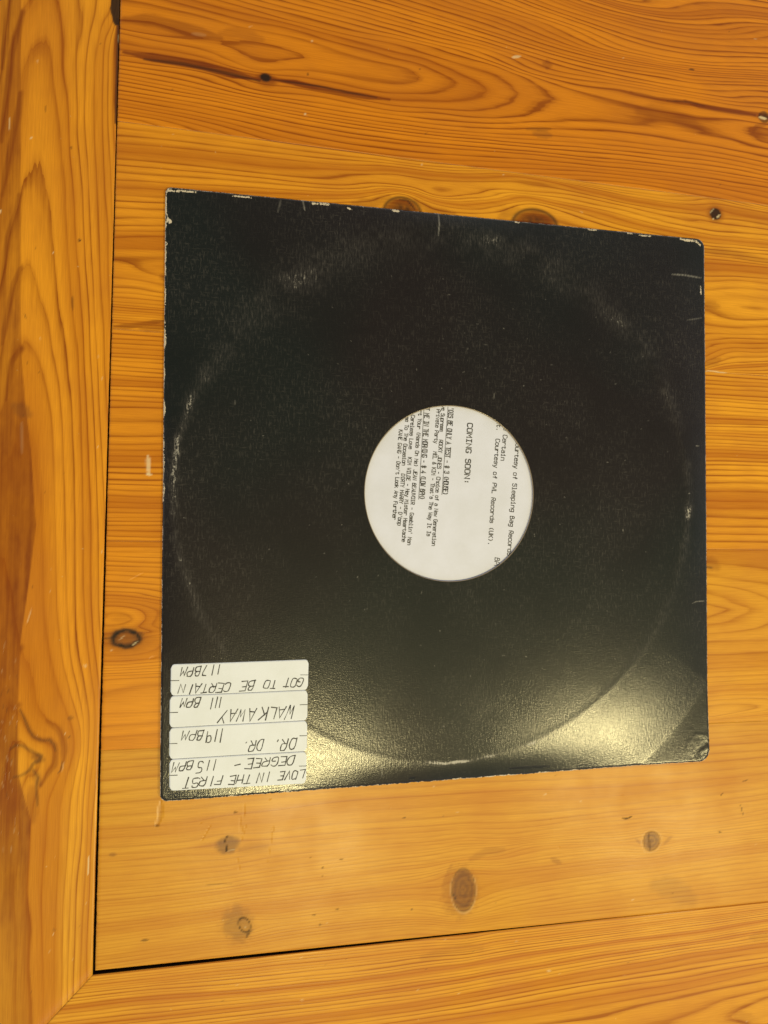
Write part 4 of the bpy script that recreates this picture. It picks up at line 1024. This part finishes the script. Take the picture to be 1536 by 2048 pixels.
# ------------------------------------------------------------------ the four handwritten labels
STICK = paper('label_paper', (0.83, 0.885, 1.0), 0.5)
K3 = (310, 1300, 4.8)
def lab(p): return lpx(from_crop([p], *K3), .0027)[0]
LAB = [  # corners: upper left, upper right, lower right, lower left (as seen)
 ((152,138),(1474,88),(1466,378),(148,441)), ((142,444),(1464,381),(1461,670),(138,747)),
 ((138,750),(1460,673),(1456,968),(136,1049)), ((138,1052),(1455,971),(1450,1282),(138,1352))]
WORDS = [
 [('117',(650,133),(462,150),92),('BPM',(452,150),(250,172),82),('GOT',(1438,264),(1245,270),82),('TO',(1190,281),(1055,288),72),('BE',(972,290),(820,300),85),('CERTAIN',(745,312),(236,332),84)],
 [('111',(655,445),(530,462),98),('BPM',(447,455),(252,468),85),('WALK',(1355,530),(1015,550),112),('AWAY',(985,562),(625,576),112)],
 [('119',(670,755),(500,785),105),('BPM',(480,766),(265,780),85),('DR.',(1368,838),(1140,862),108),('DR.',(1058,858),(835,884),102)],
 [('DEGREE',(1358,1015),(878,1050),85),('-',(850,1060),(750,1068),85),('115',(612,1050),(412,1075),95),('BPM',(378,1066),(175,1085),80),
  ('LOVE',(1450,1150),(1195,1170),85),('IN',(1122,1168),(990,1182),88),('THE',(945,1196),(715,1210),85),('FIRST',(662,1206),(282,1236),88)]]
TICKS = [[((1395,236),(1470,236)),((150,296),(230,294))],[((1390,522),(1462,521)),((142,602),(218,600))],[((1388,820),(1457,818)),((138,900),(212,898))],[((1385,1113),(1455,1111)),((138,1205),(215,1202))]]
NAMES = ['white adhesive label handwritten GOT TO BE CERTAIN 117 BPM', 'white adhesive label handwritten WALK AWAY 111 BPM',
         'white adhesive label handwritten DR. DR. 119 BPM', 'white adhesive label handwritten LOVE IN THE FIRST DEGREE 115 BPM']
for q, (cs_, wd, tk, nm) in enumerate(zip(LAB, WORDS, TICKS, NAMES)):
    c = [lab(p) for p in cs_]
    NX, NY = 90, 22; rc = .055
    V = []
    for j in range(NY + 1):
        for i in range(NX + 1):
            u, v = i / NX, j / NY
            # rounded ends: squeeze the rows near the short sides
            ex = min(u, 1 - u) * 72; k_ = 2.1
            cut = 0.0 if ex > k_ else (k_ - math.sqrt(max(0, k_ * k_ - (k_ - ex) ** 2))) / 15.6
            vv = cut + v * (1 - 2 * cut)
            p = (c[0] * (1 - u) + c[1] * u) * (1 - vv) + (c[3] * (1 - u) + c[2] * u) * vv
            V.append((p[0], p[1]))
    V = np.array(V); lift = .14 + .05 * q
    zt = ztop(V[:, 0], V[:, 1]) + lift
    nV = len(V); idx = np.arange(nV).reshape(NY + 1, NX + 1)
    Q = np.stack([idx[1:, :-1], idx[1:, 1:], idx[:-1, 1:], idx[:-1, :-1]], 2).reshape(-1, 4)
    ring = np.concatenate([idx[0, :], idx[1:, -1], idx[-1, -2::-1], idx[-2:0:-1, 0]]); m = len(ring); k = np.arange(m); k2 = (k + 1) % m
    Vt = np.concatenate([np.column_stack([V, zt]), np.column_stack([V[ring], zt[ring] - .11])])
    S = np.stack([nV + k2, nV + k, ring[k], ring[k2]], 1)
    st = new_obj('sticker', mesh_np('sticker', Vt / 1000, np.concatenate([Q, S]), None, STICK, False), sleeve)
    st['label'] = nm
    pen = Ink(.50, lambda x, y, L=lift: float(ztop(np.array([x]), np.array([y]))[0]) + L + .06)
    rnd = random.Random(20 + q); pen.vary = random.Random(50 + q)
    for txt, a, b, h in wd:
        A_, B_ = lab(a), lab(b); e = (B_ - A_) / np.hypot(*(B_ - A_)); up = np.array([-e[1], e[0]])
        pen.text(txt, A_, B_, h / 4.8 * .262, up, .74, .30, True, rnd)
    for a, b in tk: pen.line([lab(a), lab(b)], .30)
    pen.build('handwriting', PEN, st)
